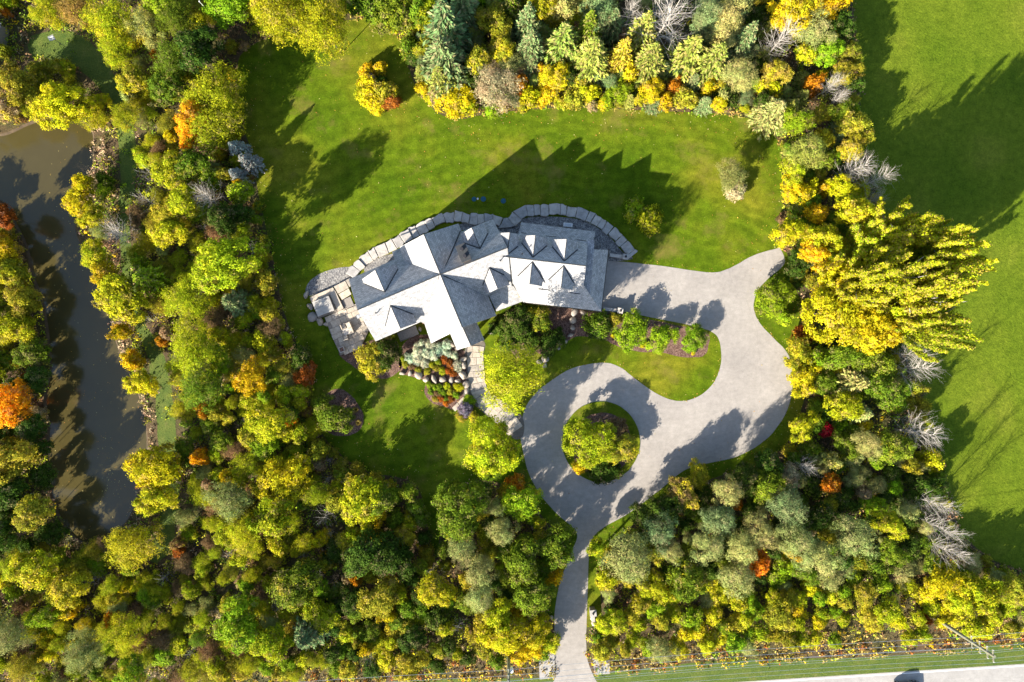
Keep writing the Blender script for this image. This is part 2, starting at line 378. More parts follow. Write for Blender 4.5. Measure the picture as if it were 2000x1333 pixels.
MULCH = [smooth([(1060,598),(1120,604),(1175,610),(1216,613),(1280,627),(1330,637),(1366,645),(1385,655),(1384,676),(1376,694),(1350,699),(1320,696),(1290,688),(1250,688),(1210,678),(1180,664),(1150,658),(1120,660),(1090,680),(1068,700),(1050,690),(1010,700),(985,660),(975,630),(1010,600)], 4),
         smooth([(783,728),(800,735),(830,745),(829,765),(836,780),(850,790),(870,795),(885,800),(905,778),(912,745),(915,700),(900,680),(870,668),(840,655),(800,660),(780,690)], 4),
         smooth([(640,768),(665,760),(685,772),(700,790),(710,812),(706,835),(690,848),(660,852),(630,835),(620,800)], 4),
         smooth([(662,690),(700,672),(760,660),(785,690),(780,725),(745,740),(700,722),(685,712)], 4)]
for g in MULCH: structure(sheet('mulch_bed', rough(g, .7, 8), .012, M['mulch']))
structure(sheet('mulch_bed', rough([(1174+60*math.cos(a), 868+62*math.sin(a)) for a in [2*math.pi*i/40 for i in range(40)]], 1.5, 2), .106, M['mulch']))
for i, q in enumerate(([(1052,1276),(1083,1274),(1084,1324),(1054,1327)], [(1157,1287),(1190,1289),(1191,1316),(1162,1318)])):
    o = sheet('concrete_pad', q, .10, M['concrete_road'], thick=.10)
    tag(o, ['pale concrete culvert pad on the left of the drive mouth', 'pale concrete culvert pad on the right of the drive mouth, strewn with leaves'][i], 'concrete pad', 'culvert pads')

# ------------------------------------------------------------ stones
def blob_stone(rx, ry, rz, seed, flat_top=.0):
    r = random.Random(seed); bm = bmesh.new(); bmesh.ops.create_icosphere(bm, subdivisions=2, radius=1)
    dirs = [Vector((r.gauss(0, 1), r.gauss(0, 1), r.gauss(0, .7))).normalized() for _ in range(9)]
    cuts = [r.uniform(.55, .88) for _ in dirs]
    for v in bm.verts:
        p = v.co.copy()
        for d, c in zip(dirs, cuts):
            k = p.dot(d)
            if k > c: p -= d*(k-c)
        p *= 1+r.uniform(-.04, .04)
        v.co = Vector((p.x*rx, p.y*ry, p.z*rz))
    for f in bm.faces: f.smooth = True
    me = bpy.data.meshes.new('boulder'); bm.to_mesh(me); bm.free(); me.materials.append(M['boulder']); return me
BMESH = [blob_stone(1, r_, .75, 40+i) for i, r_ in enumerate((.85, .7, .95, .8, .75, .9))]
BOULDERS = [
 ('in the lawnside row of the rock garden', [(785,729,6),(801,730,7),(818,733,9.5),(832,742,7),(848,739.5,8.5),(865,741,8),(881,743,7.5),(895,745,7),(911,751,8)]),
 ('along the paved path beside the rock garden', [(904,733,9),(903,702,8.5),(905,713,8.5),(882,674,9),(912,763,7)]),
 ('among the pale hydrangeas of the rock garden', [(858,692,6),(795,696,6.5),(820,644,5.5),(841,698,6)]),
 ('on the mulch slope below the garage corner', [(1123,609.6,9),(1139,612,7.5),(1119,626,8),(1118,640,7),(1115,655.5,5.5)]),
 ('at the lower end of the shaded shrub bed', [(1065,702,8.5),(1053,706,7),(1064,715,7),(1105,668,4.5),(1091,681,3.8)]),
 ('in the dark shrubs before the front porch', [(1045,647,8),(960,649,6.5)]),
 ('round the hot tub terrace', [(597,576.4,7.5),(606.4,599.4,9),(611,619,9.5),(625,628.7,8),(638,632.5,6.5)]),
]
ORD = ['first','second','third','fourth','fifth','sixth','seventh','eighth','ninth','tenth','eleventh','twelfth','thirteenth','fourteenth']
NUM = ['zero','one','two','three','four','five','six','seven','eight','nine','ten','eleven','twelve','thirteen','fourteen','fifteen','sixteen','seventeen','eighteen','nineteen','twenty']
def orderlabel(items, base_of, suffix_noun=''):
    """items: list of (obj, x, y, base); make equal bases distinct by order along their longer spread"""
    d = {}
    for it in items: d.setdefault(it[3], []).append(it)
    for b, l in d.items():
        if len(l) == 1: l[0][0]['label'] = b; continue
        xs = [i[1] for i in l]; ys = [i[2] for i in l]
        hor = max(xs)-min(xs) >= max(ys)-min(ys)
        l.sort(key=lambda i: i[1] if hor else i[2]); n = len(l)
        for k, it in enumerate(l):
            if n <= 20:
                if k == 0: s = ('leftmost' if hor else 'topmost')+' of '+NUM[n]
                elif k == n-1: s = ('rightmost' if hor else 'lowest')+' of '+NUM[n]
                elif k < n/2: s = (ORD[k] if k < 14 else NUM[k+1])+(' from left' if hor else ' from top')+' of '+NUM[n]
                else: s = ORD[n-1-k]+(' from right' if hor else ' from bottom')+' of '+NUM[n]
                it[0]['label'] = b+', '+s
            else: it[0]['label'] = b
items = []; k = 0
for where, lst in BOULDERS:
    for x, y, r_ in lst:
        o = obj('boulder', BMESH[k % 6]); rr = r_*K*1.12
        o.location = at(x, y, rr*.35); o.scale = (rr*rnd.uniform(.9, 1.2), rr*rnd.uniform(.8, 1.05), rr*rnd.uniform(.75, 1.0)); o.rotation_euler = (rnd.uniform(-.4, .4), rnd.uniform(-.4, .4), k*1.3)
        tag(o, None, 'boulder', 'garden boulders')
        sz = 'large' if r_ >= 8.5 else ('small' if r_ < 6.4 else 'grey')
        items.append((o, x, y, f'{sz} rounded boulder {where}')); k += 1
orderlabel(items, None)

# armour stone edging that curves round the back of the house
WALLC = smooth([(686,541),(700,522),(722,503),(745,490),(770,479),(795,462),(818,450),(836,440),(855,432),(880,424),(902,426),(925,430),(950,430),(972,433),(990,440),(1004,430),(1015,418),(1032,412),(1060,411),(1092,411),(1120,415),(1145,422),(1168,434),(1190,449),(1208,466),(1222,482),(1236,500)], 8, False)
wall = empty('stone_border', at(960, 430), 'curved border of big pale armour stones round the back of the house', 'stone border')
seg = [at(*p) for p in WALLC]; L = [0]
for a, b in zip(seg, seg[1:]): L.append(L[-1]+(b-a).length)
def pt(s, S=seg, LL=L):
    for i in range(len(LL)-1):
        if LL[i+1] >= s or i == len(LL)-2:
            f = (s-LL[i])/(LL[i+1]-LL[i]); p = S[i].lerp(S[i+1], f); t_ = (S[i+1]-S[i]).normalized(); return p, t_
def slab_stone(poly, z0, z1, mat, name, parent, seed, bev=.05):
    r = random.Random(seed); c = sum((Vector((p[0], p[1], 0)) for p in poly), Vector())/len(poly)
    bm = bmesh.new(); prism(bm, [(p[0]-c.x, p[1]-c.y) for p in poly], 0, z1-z0)
    bmesh.ops.bevel(bm, geom=bm.edges[:], offset=bev, segments=1, affect='EDGES')
    for v in bm.verts: v.co.z += (r.uniform(-.02, .02) if v.co.z > .02 else 0)
    return obj(name, bm, mat, parent, Vector((c.x, c.y, z0)) - (parent.location if parent else Vector()))
s = 0; si = 0; total = L[-1]
while s < total-.5:
    w = rnd.uniform(1.0, 2.1); w = min(w, total-s)
    p0, t0 = pt(s+.03); p1, t1 = pt(s+w-.03)
    n0 = Vector((-t0.y, t0.x, 0)); n1 = Vector((-t1.y, t1.x, 0))
    skew = rnd.uniform(-.22, .22)
    do = rnd.uniform(.78, 1.12); di = rnd.uniform(.75, 1.08); do2 = do+rnd.uniform(-.12, .12)
    nm_ = (n0+n1)/2; j_ = lambda a_: rnd.uniform(-a_, a_)
    poly = [p0-n0*di, p0.lerp(p1, .4)-nm_*(di+j_(.14)), p0.lerp(p1, .75)-nm_*(di+j_(.14)), p1-n1*(di+j_(.12)), p1+t1*j_(.05), p1+n1*do2+t1*skew*.4, p0.lerp(p1, .7)+nm_*(do+j_(.2)), p0.lerp(p1, .3)+nm_*(do+j_(.2)), p0+n0*(do+j_(.12))+t0*skew*.4, p0+t0*j_(.05)]
    slab_stone([(q.x, q.y) for q in poly], 0, rnd.uniform(.40, .66), M['armour'], 'stone', wall, si, .07); si += 1
    s += w

# ------------------------------------------------------------ house
house = empty('house', at(900, 560), 'large stone house with grey slate cross gables, ten dormers and a garage wing', 'house')
HL = house.location
def to_house(o): o.parent = house; o.location = -HL; return o
def uvslab(bm, poly, n_, down, course=.30, step=.022, thick=.2):
    """stepped slate courses on a planar polygon, uv along the courses"""
    across = down.cross(n_).normalized()
    uvl = bm.loops.layers.uv.verify()
    o0 = poly[0]
    vs_ = [bm.verts.new(p) for p in poly]; f = bm.faces.new(vs_)
    f.normal_update()
    if f.normal.dot(n_) < 0: f.normal_flip()
    ds = [(p).dot(down) for p in poly]; d0 = math.floor(min(ds)/course)*course
    d = d0+course
    while d < max(ds):
        g = bm.verts[:]+bm.edges[:]+bm.faces[:]
        bmesh.ops.bisect_plane(bm, geom=g, plane_co=down*d, plane_no=down); d += course
    bmesh.ops.split_edges(bm, edges=[e for e in bm.edges if len(e.link_faces) > 1])
    for f in bm.faces:
        lo = math.floor(f.calc_center_median().dot(down)/course)*course
        for v in f.verts: v.co += n_*step*((v.co.dot(down)-lo)/course)
        for l in f.loops: l[uvl].uv = (l.vert.co.dot(across), l.vert.co.dot(down)+.002)
    # slab beneath
    a = [bm.verts.new(p-n_*.01) for p in poly]; b = [bm.verts.new(p-Vector((0, 0, thick))) for p in poly]; m = len(poly)
    fs = [bm.faces.new([a[i], b[i], b[(i+1) % m], a[(i+1) % m]]) for i in range(m)] + [bm.faces.new(b), bm.faces.new(a[::-1])]
    for f in fs:
        f.normal_update()
        for l in f.loops: l[uvl].uv = (l.vert.co.dot(across), l.vert.co.dot(down))
def slope(name, poly, n_, down, parent=None):
    bm = bmesh.new(); uvslab(bm, poly, n_.normalized(), down.normalized())
    o = obj(name, bm, M['slate']); 
    if parent is None: return to_house(o)
    o.parent = parent; return o
def plane_of(ridge_a, ridge_b, side, s_):
    d = (ridge_b-ridge_a).normalized(); perp = Vector((d.y, -d.x, 0))*side     # side +1: right of a->b
    n_ = Vector((perp.x*s_, perp.y*s_, 1)).normalized()
    down = Vector((perp.x, perp.y, -s_)).normalized()
    return ridge_a, n_, down, perp
def pxslope(a, b, side, s_, pxs):
    p0, n_, down, _ = plane_of(a, b, side, s_)
    return slope('roof_slope', [ray_plane(x, y, p0, n_) for x, y in pxs], n_, down)
def cap(a, b, r_=.09, mat='lead'):
    bm = bmesh.new(); tube(bm, a+Vector((0, 0, .03)), b+Vector((0, 0, .03)), r_, r_, 6)
    return to_house(obj('ridge_cap', bm, M[mat]))
def gable_body(a, b, hw_l, hw_r, s_, z0=0.0, inset=.45, name='wall', drop=.32, parent=None):
    d = (b-a).normalized(); perp = Vector((d.y, -d.x, 0))
    A = a+d*inset; B = b-d*inset; zt = a.z-drop
    prof = [(-hw_l+inset, z0), (hw_r-inset, z0), (hw_r-inset, zt-s_*(hw_r-inset)), (0, zt), (-hw_l+inset, zt-s_*(hw_l-inset))]
    bm = bmesh.new(); v1 = []; v2 = []
    for u, z in prof:
        p = A+perp*u; v1.append(bm.verts.new((p.x, p.y, z))); p = B+perp*u; v2.append(bm.verts.new((p.x, p.y, z)))
    m = len(prof)
    for i in range(m): bm.faces.new([v1[i], v1[(i+1) % m], v2[(i+1) % m], v2[i]])
    bm.faces.new(v1[::-1]); bm.faces.new(v2); bmesh.ops.recalc_face_normals(bm, faces=bm.faces)
    o = obj(name, bm, M['wall_stone'])
    if parent is None: return to_house(o)
    o.parent = parent; return o
ZR = 12.2
# wing A, north-west to south-east
A0 = at(828, 458, ZR); A1 = at(903, 640, ZR)
pxslope(A0, A1, 1, 1.0, [(828,458),(780.6,483),(842,671),(903,640)])      # sunlit side
pxslope(A0, A1, -1, 1.0, [(828,458),(895,437),(969.5,617),(903,640)])
gable_body(A0, A1, 5.3, 5.1, 1.0)
# wing C, west
CR = at(857, 537.5, ZR); C0 = at(698, 606, ZR)
pxslope(C0, CR, -1, 1.0, [(698,606),(857,537.5),(806,500),(782,484.5),(765.5,492.3),(771,507),(681,546)])
pxslope(C0, CR, 1, 1.0, [(698,606),(857,537.5),(842,640),(822,629),(733.5,667)])
gable_body(C0, CR, 5.4, 5.2, 1.0)
# wing B, east
B1 = at(991, 484, ZR)
pxslope(CR, B1, -1, 1.0, [(857,537.5),(991,484),(962,428),(850,474)])
pxslope(CR, B1, 1, 1.0, [(857,537.5),(991,484),(1000,559),(990,562),(955,577),(880,600)])
gable_body(CR, B1, 5.4, 5.2, 1.0)
cap(A0, A1); cap(C0, CR); cap(CR, B1)
# garage wing D
ZG = 11.3; SG = .88
D0 = at(982, 501.2, ZG); D1 = at(1144.4, 519.8, ZG)
pS = plane_of(D0, D1, 1, SG); pN = plane_of(D0, D1, -1, SG)
pxslope(D0, D1, -1, SG, [(982,501.2),(1144.4,519.8),(1148,473),(975,452.5)])
pxslope(D0, D1, 1, SG, [(982,501.2),(1144.4,519.8),(1140,557),(1152,576.4),(1174,608.3),(1022,590.5),(1003,556),(985,540)])
gable_body(at(1014, 504.9, ZG), D1, 4.1, 6.3, SG, 0)
cap(D0, D1)
def zslab(pts, down):
    P = [at(x, y, z) for x, y, z in pts]; n_ = (P[1]-P[0]).cross(P[2]-P[0]).normalized()
    if n_.z < 0: n_ = -n_
    c0 = P[0]
    P = [Vector((p.x, p.y, p.z)) for p in P]
    dn = (down - n_*down.dot(n_)).normalized()
    return slope('lower_roof', P, n_, dn)
dN = -pS[3]; dS = pS[3]; dE = (D1-D0).normalized()
zslab([(1018,434.8,5.0),(1163,452.7,5.0),(1157,478,6.7),(1012,460,6.7)], dN)
hipz = ray_plane(1152, 576.4, pS[0], pS[1]).z; eavez = ray_plane(1174, 608.3, pS[0], pS[1]).z
zslab([(1152,576.4,hipz),(1174,608.3,eavez),(1188,488.4,eavez),(1160,487.5,hipz)], dE)
zslab([(1138,558,hipz+.06),(1152.3,576.2,hipz),(1160,487.5,hipz),(1161,470,hipz),(1146,468,hipz+.06)], dE)
bm = bmesh.new()   # ground floor of the garage with the lower skirts
prism(bm, [tuple(at(x, y, 3)[:2]) for x, y in ((1026,584),(1167,601),(1180,493),(1158,490),(1156,459),(1022,443))], 0, 4.8)
to_house(obj('garage_wall', bm, M['wall_stone']))
bm = bmesh.new(); prism(bm, [tuple(at(x, y, 3)[:2]) for x, y in ((975,520),(1028,520),(1018,582),(972,600))], 0, 3.4)
to_house(obj('link_wall', bm, M['wall_stone']))
zslab([(955,578,6.6),(1001,557,6.7),(1023,588,4.9),(969.5,608.5,4.8)], plane_of(CR, B1, 1, 1)[3])
# front porch
P0 = at(896, 622, 7.9); P1 = at(920, 676, 7.9)
pxslope(P0, P1, 1, 1.0, [(896,622),(920,676),(893,684),(874,640)])
pxslope(P0, P1, -1, 1.0, [(896,622),(920,676),(946,664.5),(926,618)])
gable_body(P0, P1, 2.3, 2.2, 1.0, 4.6, .3); cap(P0, P1, .07)
for q in ((896,681),(941,665)):
    p = at(*q, 0); to_house(box_obj('porch_pillar', (p.x, p.y, 2.4), (.5, .5, 4.8), M['wall_stone'], rz=.4, bev=.03))
# dormers
def dormer(a, b, side, s_, apex, front, hw, sd=1.0, trimcol='lead'):
    p0, n_, down, perp = plane_of(a, b, side, s_)
    ap = ray_plane(*apex, p0, n_); hz = ap.z
    fr = at(*front, hz); ln = (fr-ap).dot(perp); fr = ap+perp*ln; bk = ap-perp*.4
    dr = empty('dormer', (0, 0, 0), None, None); dr.parent = house; dr.location = ap-HL
    ax = Vector((perp.y, -perp.x, 0))
    for sg in (1, -1):
        u = ax*sg; nn = Vector((u.x*sd, u.y*sd, 1)).normalized(); dn = Vector((u.x, u.y, -sd)).normalized()
        e = u*hw-Vector((0, 0, sd*hw))
        o = slope('dormer_roof', [bk, fr, fr+e, bk+e], nn, dn, dr); o.location = -ap
    o = gable_body(bk, fr, hw, hw, sd, hz-sd*hw-2.2, .28, 'dormer_wall', .25, dr); o.location = -ap
    bm = bmesh.new(); tube(bm, bk+Vector((0, 0, .03)), fr+Vector((0, 0, .03)), .06, .06, 6)
    o = obj('ridge_cap', bm, M['lead'], dr); o.location = -ap
    # dark valley gutters where the dormer meets the main slope
    bm = bmesh.new(); f = (1.0/s_)
    for sg in (1, -1):
        e = ap + ax*sg*hw + perp*(sd*hw/s_) - Vector((0, 0, sd*hw))
        tube(bm, ap+n_*.05, e+n_*.05, .11, .11, 4)
    o = obj('valley_gutter', bm, M['lead'], dr); o.location = -ap
    # window in the face
    wf = fr-perp*.26; zc = hz-sd*hw-.25; ang = math.atan2(ax.y, ax.x)
    o = box_obj('window_frame', (wf.x, wf.y, zc), (hw*1.1, .10, 1.5), M['window_frame'], dr, ang); o.location = -ap
    g = wf+perp*.06
    for q in (-1, 1):
        gg = g+ax*q*hw*.26
        o2 = box_obj('pane', (gg.x, gg.y, zc), (hw*.48, .03, 1.3), M['glass'], dr, ang); o2.location = -ap
    return dr
dormer(C0, CR, -1, 1.0, (751.8,571.3), (734.7,527), 3.0)
dormer(C0, CR, 1, 1.0, (762.8,596.8), (780,643), 2.45)
dormer(CR, B1, -1, 1.0, (937.8,486), (923.8,443.8), 2.1)
dormer(CR, B1, 1, 1.0, (955.7,522.9), (969.7,565), 2.05)
dormer(D0, D1, -1, SG, (991,498), (996,454.5), 1.5)
for ap_, fr_ in (((1041,503),(1047.5,460)), ((1102,510.6),(1108,467.5))): dormer(D0, D1, -1, SG, ap_, fr_, 2.05)
for ap_, fr_ in (((1039.8,511.4),(1034.5,555)), ((1101,519),(1096.5,562.5))): dormer(D0, D1, 1, SG, ap_, fr_, 2.05)
# valleys between the wings: dark metal lines
def valley(a, b, r_=.10, m='lead'):
    bm = bmesh.new(); tube(bm, a, b, r_, r_, 4); to_house(obj('valley_gutter', bm, M[m]))
pA1 = plane_of(A0, A1, 1, 1); pA2 = plane_of(A0, A1, -1, 1)
up = Vector((0, 0, .05))
valley(ray_plane(857, 537, *pA1[:2])+up, ray_plane(773, 508, *pA1[:2])+up)
valley(ray_plane(857, 540, *pA1[:2])+up, ray_plane(826, 633, *pA1[:2])+up, .06, 'copper')
valley(ray_plane(865, 533, *pA2[:2])+up, ray_plane(899, 452, *pA2[:2])+up)
valley(ray_plane(866, 539, *pA2[:2])+up, ray_plane(956, 577, *pA2[:2])+up)
pB = plane_of(CR, B1, 1, 1.0)
valley(ray_plane(994.5, 502, *pS[:2])+up, ray_plane(1000.5, 559, *pS[:2])+up, .12)
# eaves gutters
def eave(pts, r_=.09):
    bm = bmesh.new()
    for a, b in zip(pts, pts[1:]): tube(bm, a, b, r_, r_, 6)
    to_house(obj('gutter', bm, M['gutter']))
dz = Vector((0, 0, -.12))
eave([ray_plane(1022, 590.5, *pS[:2])+dz, ray_plane(1174.6, 609, *pS[:2])+dz, at(1188.8, 488.4, eavez)+dz])
eave([ray_plane(843, 672, *pA1[:2])+dz, ray_plane(826, 622, *pA1[:2])+dz])
eave([ray_plane(962, 428, *plane_of(CR, B1, -1, 1)[:2])+dz, ray_plane(940, 437, *plane_of(CR, B1, -1, 1)[:2])+dz])
# snow guards: short dark rails on the sunlit garage slope
def guard(pl, x0, y0, x1, y1):
    a = ray_plane(x0, y0, *pl[:2])+Vector((0, 0, .12)); b = ray_plane(x1, y1, *pl[:2])+Vector((0, 0, .12))
    bm = bmesh.new(); tube(bm, a, b, .05, .05, 5)
    for i in range(6):
        p = a.lerp(b, i/5); tube(bm, p-Vector((0, 0, .14)), p+Vector((0, 0, .03)), .04, .04, 4)
    to_house(obj('snow_guard', bm, M['dark_metal']))
guard(pS, 1051.5, 565, 1074, 567.8); guard(pS, 1112.5, 572.5, 1133, 575)
guard(pN, 1066, 461.5, 1087, 463.5)
guard(pN, 1127, 469, 1146, 471.5); guard(pN, 1018, 455, 1028, 456.5)
# chimney
ca = math.atan2((A1-A0).y, (A1-A0).x)
cc = at(905, 494, 13.4)
ch = box_obj('chimney', (cc.x, cc.y, 10.8), (2.5, 1.4, 5.0), M['wall_stone'], rz=ca); to_house(ch)
cp = box_obj('chimney_cap', (cc.x, cc.y, 13.35), (2.8, 1.65, .16), M['lead'], ch, rz=ca, bev=.03)
for q in (-.6, .6):
    p = cc+Vector((math.cos(ca), math.sin(ca), 0))*q
    bm = bmesh.new(); tube(bm, (p.x, p.y, 13.4), (p.x, p.y, 13.9), .33, .30, 10); tube(bm, (p.x, p.y, 13.89), (p.x, p.y, 13.93), .24, .24, 10)
    o = obj('flue', bm, M['dark_metal'], ch)
# vent pipes
for (x, y, pl) in ((736, 612, plane_of(C0, CR, 1, 1)), (977, 510, pB), (1020, 497, pN)):
    p = ray_plane(x, y, *pl[:2]); bm = bmesh.new(); tube(bm, p-Vector((0, 0, .1)), p+Vector((0, 0, .75)), .08, .08, 7)
    tube(bm, p+Vector((0, 0, .75)), p+Vector((0, 0, .85)), .14, .14, 7); to_house(obj('vent_pipe', bm, M['dark_metal']))
# windows and doors in the walls
def wallwin(px, py, z, w, h_, ang, nm='window', frame='window_frame', n_=2, push=0.0):
    p = at(px, py, z); u = Vector((math.cos(ang), math.sin(ang), 0))
    f = box_obj(nm, (p.x, p.y, z), (w, .16, h_), M[frame], None, ang); to_house(f)
    for i in range(n_):
        q = p+u*((i-(n_-1)/2)*w/n_)
        box_obj('pane', (q.x, q.y, z), (w/n_-.12, .22, h_-.18), M['glass'], f, ang)
def wallwin_on(a, b, side, dist, along, z, w, h_, **kw):
    d = (b-a).normalized(); perp = Vector((d.y, -d.x, 0))*side
    p = a+d*along+perp*dist; x = p.x/((1-z/H)*K)+1000; y = 666.5-p.y/((1-z/H)*K)
    wallwin(x, y, z, w, h_, math.atan2(d.y, d.x), **kw)
for al in (3.0, 12.5): wallwin_on(C0, CR, 1, 4.78, al, 2.0, 1.8, 2.0)
for al in (3.0, 7.5, 12): wallwin_on(C0, CR, -1, 4.98, al, 2.0, 1.8, 2.0)
for al in (3.5, 8): wallwin_on(CR, B1, -1, 4.98, al+1, 2.0, 1.8, 2.0)
da = (A1-A0).normalized(); pa = math.atan2(-da.x, da.y)
for e, s_ in ((A0+da*.43, 1), (A1-da*.43, 1)):
    for q in (-2.4, 0, 2.4):
        perp = Vector((da.y, -da.x, 0)); p = e+perp*q
        wallwin(p.x/((1-5/H)*K)+1000, 666.5-p.y/((1-5/H)*K), 5, 1.5, 2.2, math.atan2(perp.y, perp.x))
dc = (CR-C0).normalized(); perp = Vector((dc.y, -dc.x, 0))
for q in (-2.2, 2.2):
    p = C0+dc*.43+perp*q; wallwin(p.x/((1-2/H)*K)+1000, 666.5-p.y/((1-2/H)*K), 2, 1.8, 2.2, math.atan2(perp.y, perp.x))
# three garage doors on the drive side
gp0 = at(1180, 493, 3); gp1 = at(1167, 601, 3); gd = (gp1-gp0).normalized(); ga = math.atan2(gd.y, gd.x)
for i in range(3):
    p = gp0.lerp(gp1, (i+.5)/3)
    g = box_obj('garage_door', (p.x, p.y, 1.2), (2.6, .12, 2.4), M['door_wood'], None, ga); to_house(g)
    for r_ in range(4): box_obj('panel', (p.x, p.y, .35+r_*.58), (2.4, .18, .48), M['door_wood'], g, ga)
p = at(921, 655, 1.2); d_ = box_obj('front_door', (p.x, p.y, 1.2), (1.3, .14, 2.4), M['door_wood'], None, .38); to_house(d_)
# small projecting bay and balcony rails below the south-west dormer
bb = at(797, 652, 2.6); bo = box_obj('balcony_floor', (bb.x, bb.y, 2.6), (3.4, 1.6, .16), M['wood_deck'], None, R(23)); to_house(bo)
u = Vector((math.cos(R(23)), math.sin(R(23)), 0)); v_ = Vector((u.y, -u.x, 0))
for i in range(9):
    q = bb+v_*.78+u*(-1.65+i*.41); bm = bmesh.new(); tube(bm, (q.x, q.y, 2.6), (q.x, q.y, 3.6), .025, .025, 4); obj('baluster', bm, M['dark_metal'], bo)
bm = bmesh.new(); a = bb+v_*.78-u*1.68; b = bb+v_*.78+u*1.68; tube(bm, (a.x, a.y, 3.6), (b.x, b.y, 3.6), .05, .05, 5); obj('rail', bm, M['dark_metal'], bo)

# garage side walls with lit pillars
for (x0, y0, x1, y1, lab) in ((1189,500,1219,504,'low stone wing wall with lamp pillar above the garage apron'), (1176,604,1209,608,'low stone wing wall with lamp pillar below the garage apron')):
    a = at(x0, y0); b = at(x1, y1); e = empty('wing_wall', a, lab, 'garden wall', 'garage apron walls'); m_ = (a+b)/2-a; ang = math.atan2((b-a).y, (b-a).x)
    box_obj('wall', (m_.x, m_.y, .55), ((b-a).length, .42, 1.1), M['wall_stone'], e, ang)
    box_obj('coping', (m_.x, m_.y, 1.15), ((b-a).length, .58, .10), M['armour'], e, ang, .02)
    q = b-a; box_obj('pillar', (q.x, q.y, .75), (.75, .75, 1.5), M['wall_stone'], e, ang)
    box_obj('pillar_cap', (q.x, q.y, 1.56), (.95, .95, .12), M['armour'], e, ang, .02)
    bm = bmesh.new(); tube(bm, (q.x, q.y, 1.62), (q.x, q.y, 1.95), .16, .12, 8); tube(bm, (q.x, q.y, 1.95), (q.x, q.y, 2.05), .24, .05, 8); obj('lantern', bm, M['dark_metal'], e)
# air conditioner, septic lids
p = at(1108.5, 441.5); e = empty('air_conditioner', p, 'white outdoor cooling unit on the gravel behind the garage', 'air conditioner', rz=R(-6))
box_obj('casing', (0, 0, .5), (1.6, .7, .95), M['white_metal'], e, 0, .04); box_obj('grille', (0, 0, .985), (1.2, .45, .03), M['steel'], e)
for x, y, r_, lab in ((925.8,389.5,4.6,'smallest blue septic lid, leftmost of three in the shaded lawn'), (944,389.3,5.2,'middle blue septic lid in the shaded lawn beside the white vent'), (983,393,5,'rightmost blue septic lid in the shaded lawn, apart from the other two')):
    p = at(x, y); e = empty('septic_lid', p, lab, 'septic lid', 'septic lids'); bm = bmesh.new()
    tube(bm, (0, 0, 0), (0, 0, .12), r_*K, r_*K*.95, 20); obj('lid', bm, M['lid_green'], e)
    bm = bmesh.new(); tube(bm, (0, 0, .12), (0, 0, .16), r_*K*.5, r_*K*.45, 12); obj('hub', bm, M['lid_green'], e)
p = at(933.3, 389.5); bm = bmesh.new(); tube(bm, (0, 0, 0), (0, 0, .45), .13, .13, 10); tube(bm, (0, 0, .45), (0, 0, .55), .17, .15, 10)
tag(obj('vent_pipe', bm, M['white_metal'], None, p), 'short white plastic vent pipe between two blue lids on the lawn', 'pipe')

# ------------------------------------------------------------ hot tub terrace, stairs, lower terrace
def W(px, py, z=0): return at(px, py, z)
def pxprism(name, pts, z0, z1, mat, parent=None):
    bm = bmesh.new(); P = [W(x, y, z1) for x, y in pts]; off = parent.location if parent else Vector()
    prism(bm, [(p.x-off.x, p.y-off.y) for p in P], z0, z1)
    return obj(name, bm, mat, parent)
e = empty('upper_terrace', W(640, 590), 'grey stone terrace that holds the hot tub beside the west wing', 'terrace')
pxprism('base', [(605,583),(651,563),(668,606),(622,622)], 0, .55, M['wall_stone'], e)
for i, q in enumerate(([(605,581),(650,562),(655,571),(611,590)], [(650,562),(656,571),(671,603),(660,608),(645,577)], [(652,560),(674,549),(681,563),(660,574)], [(661,575),(681,564),(686,575),(668,586)], [(675,548),(683,544),(688,558),(682,561)])):
    pxprism('paving_slab', q, .55, .62+.01*i, M['paving'], e)
rz = math.atan2(*( (W(640,577)-W(609.7,589)).yx ))
tb = W(632, 598.5, 1.0); e = empty('hot_tub', Vector((tb.x, tb.y, .1)), 'square hot tub with folding grey cover on the upper terrace', 'hot tub', rz=rz)
box_obj('shell', (0, 0, .5), (3.0, 2.75, 1.0), M['wood_deck'], e, 0, .08)
for q in (-1, 1): box_obj('cover', (0, q*.69, 1.08), (3.1, 1.36, .14), M['cover_vinyl'], e, 0, .05)
for q in (-1, 1): box_obj('handle', (q*.9, 1.0, 1.17), (.5, .06, .03), M['dark_metal'], e)
sa = W(680, 593); sdir = (W(692, 588)-W(680, 593)).normalized(); e = empty('stairs', sa, 'dark timber steps between the upper and lower terraces', 'stairs', rz=math.atan2(sdir.y, sdir.x)-R(0))
for i in range(5): box_obj('step', (-.9+i*.42, 0, .12+i*.16), (.38, 1.7, .08), M['wood_deck'], e)
for q in (-.9, .9): box_obj('stringer', (0, q, .45), (2.2, .10, .12), M['dark_metal'], e)
lt = empty('lower_terrace', W(680, 645), 'pale flagstone terrace stepped around the west gable', 'terrace')
pxprism('base', [(634,621),(670,605),(700,592),(722,642),(704,679),(665,694),(648,657)], 0, .42, M['wall_stone'], lt)
cells = []
O = W(634, 621); U = (W(700, 592)-O).normalized(); V_ = Vector((U.y, -U.x, 0)); row = 0; yv = 0
TERR = [(635,621),(670,605),(700,592),(721,642),(703,678),(665,693),(649,657)]
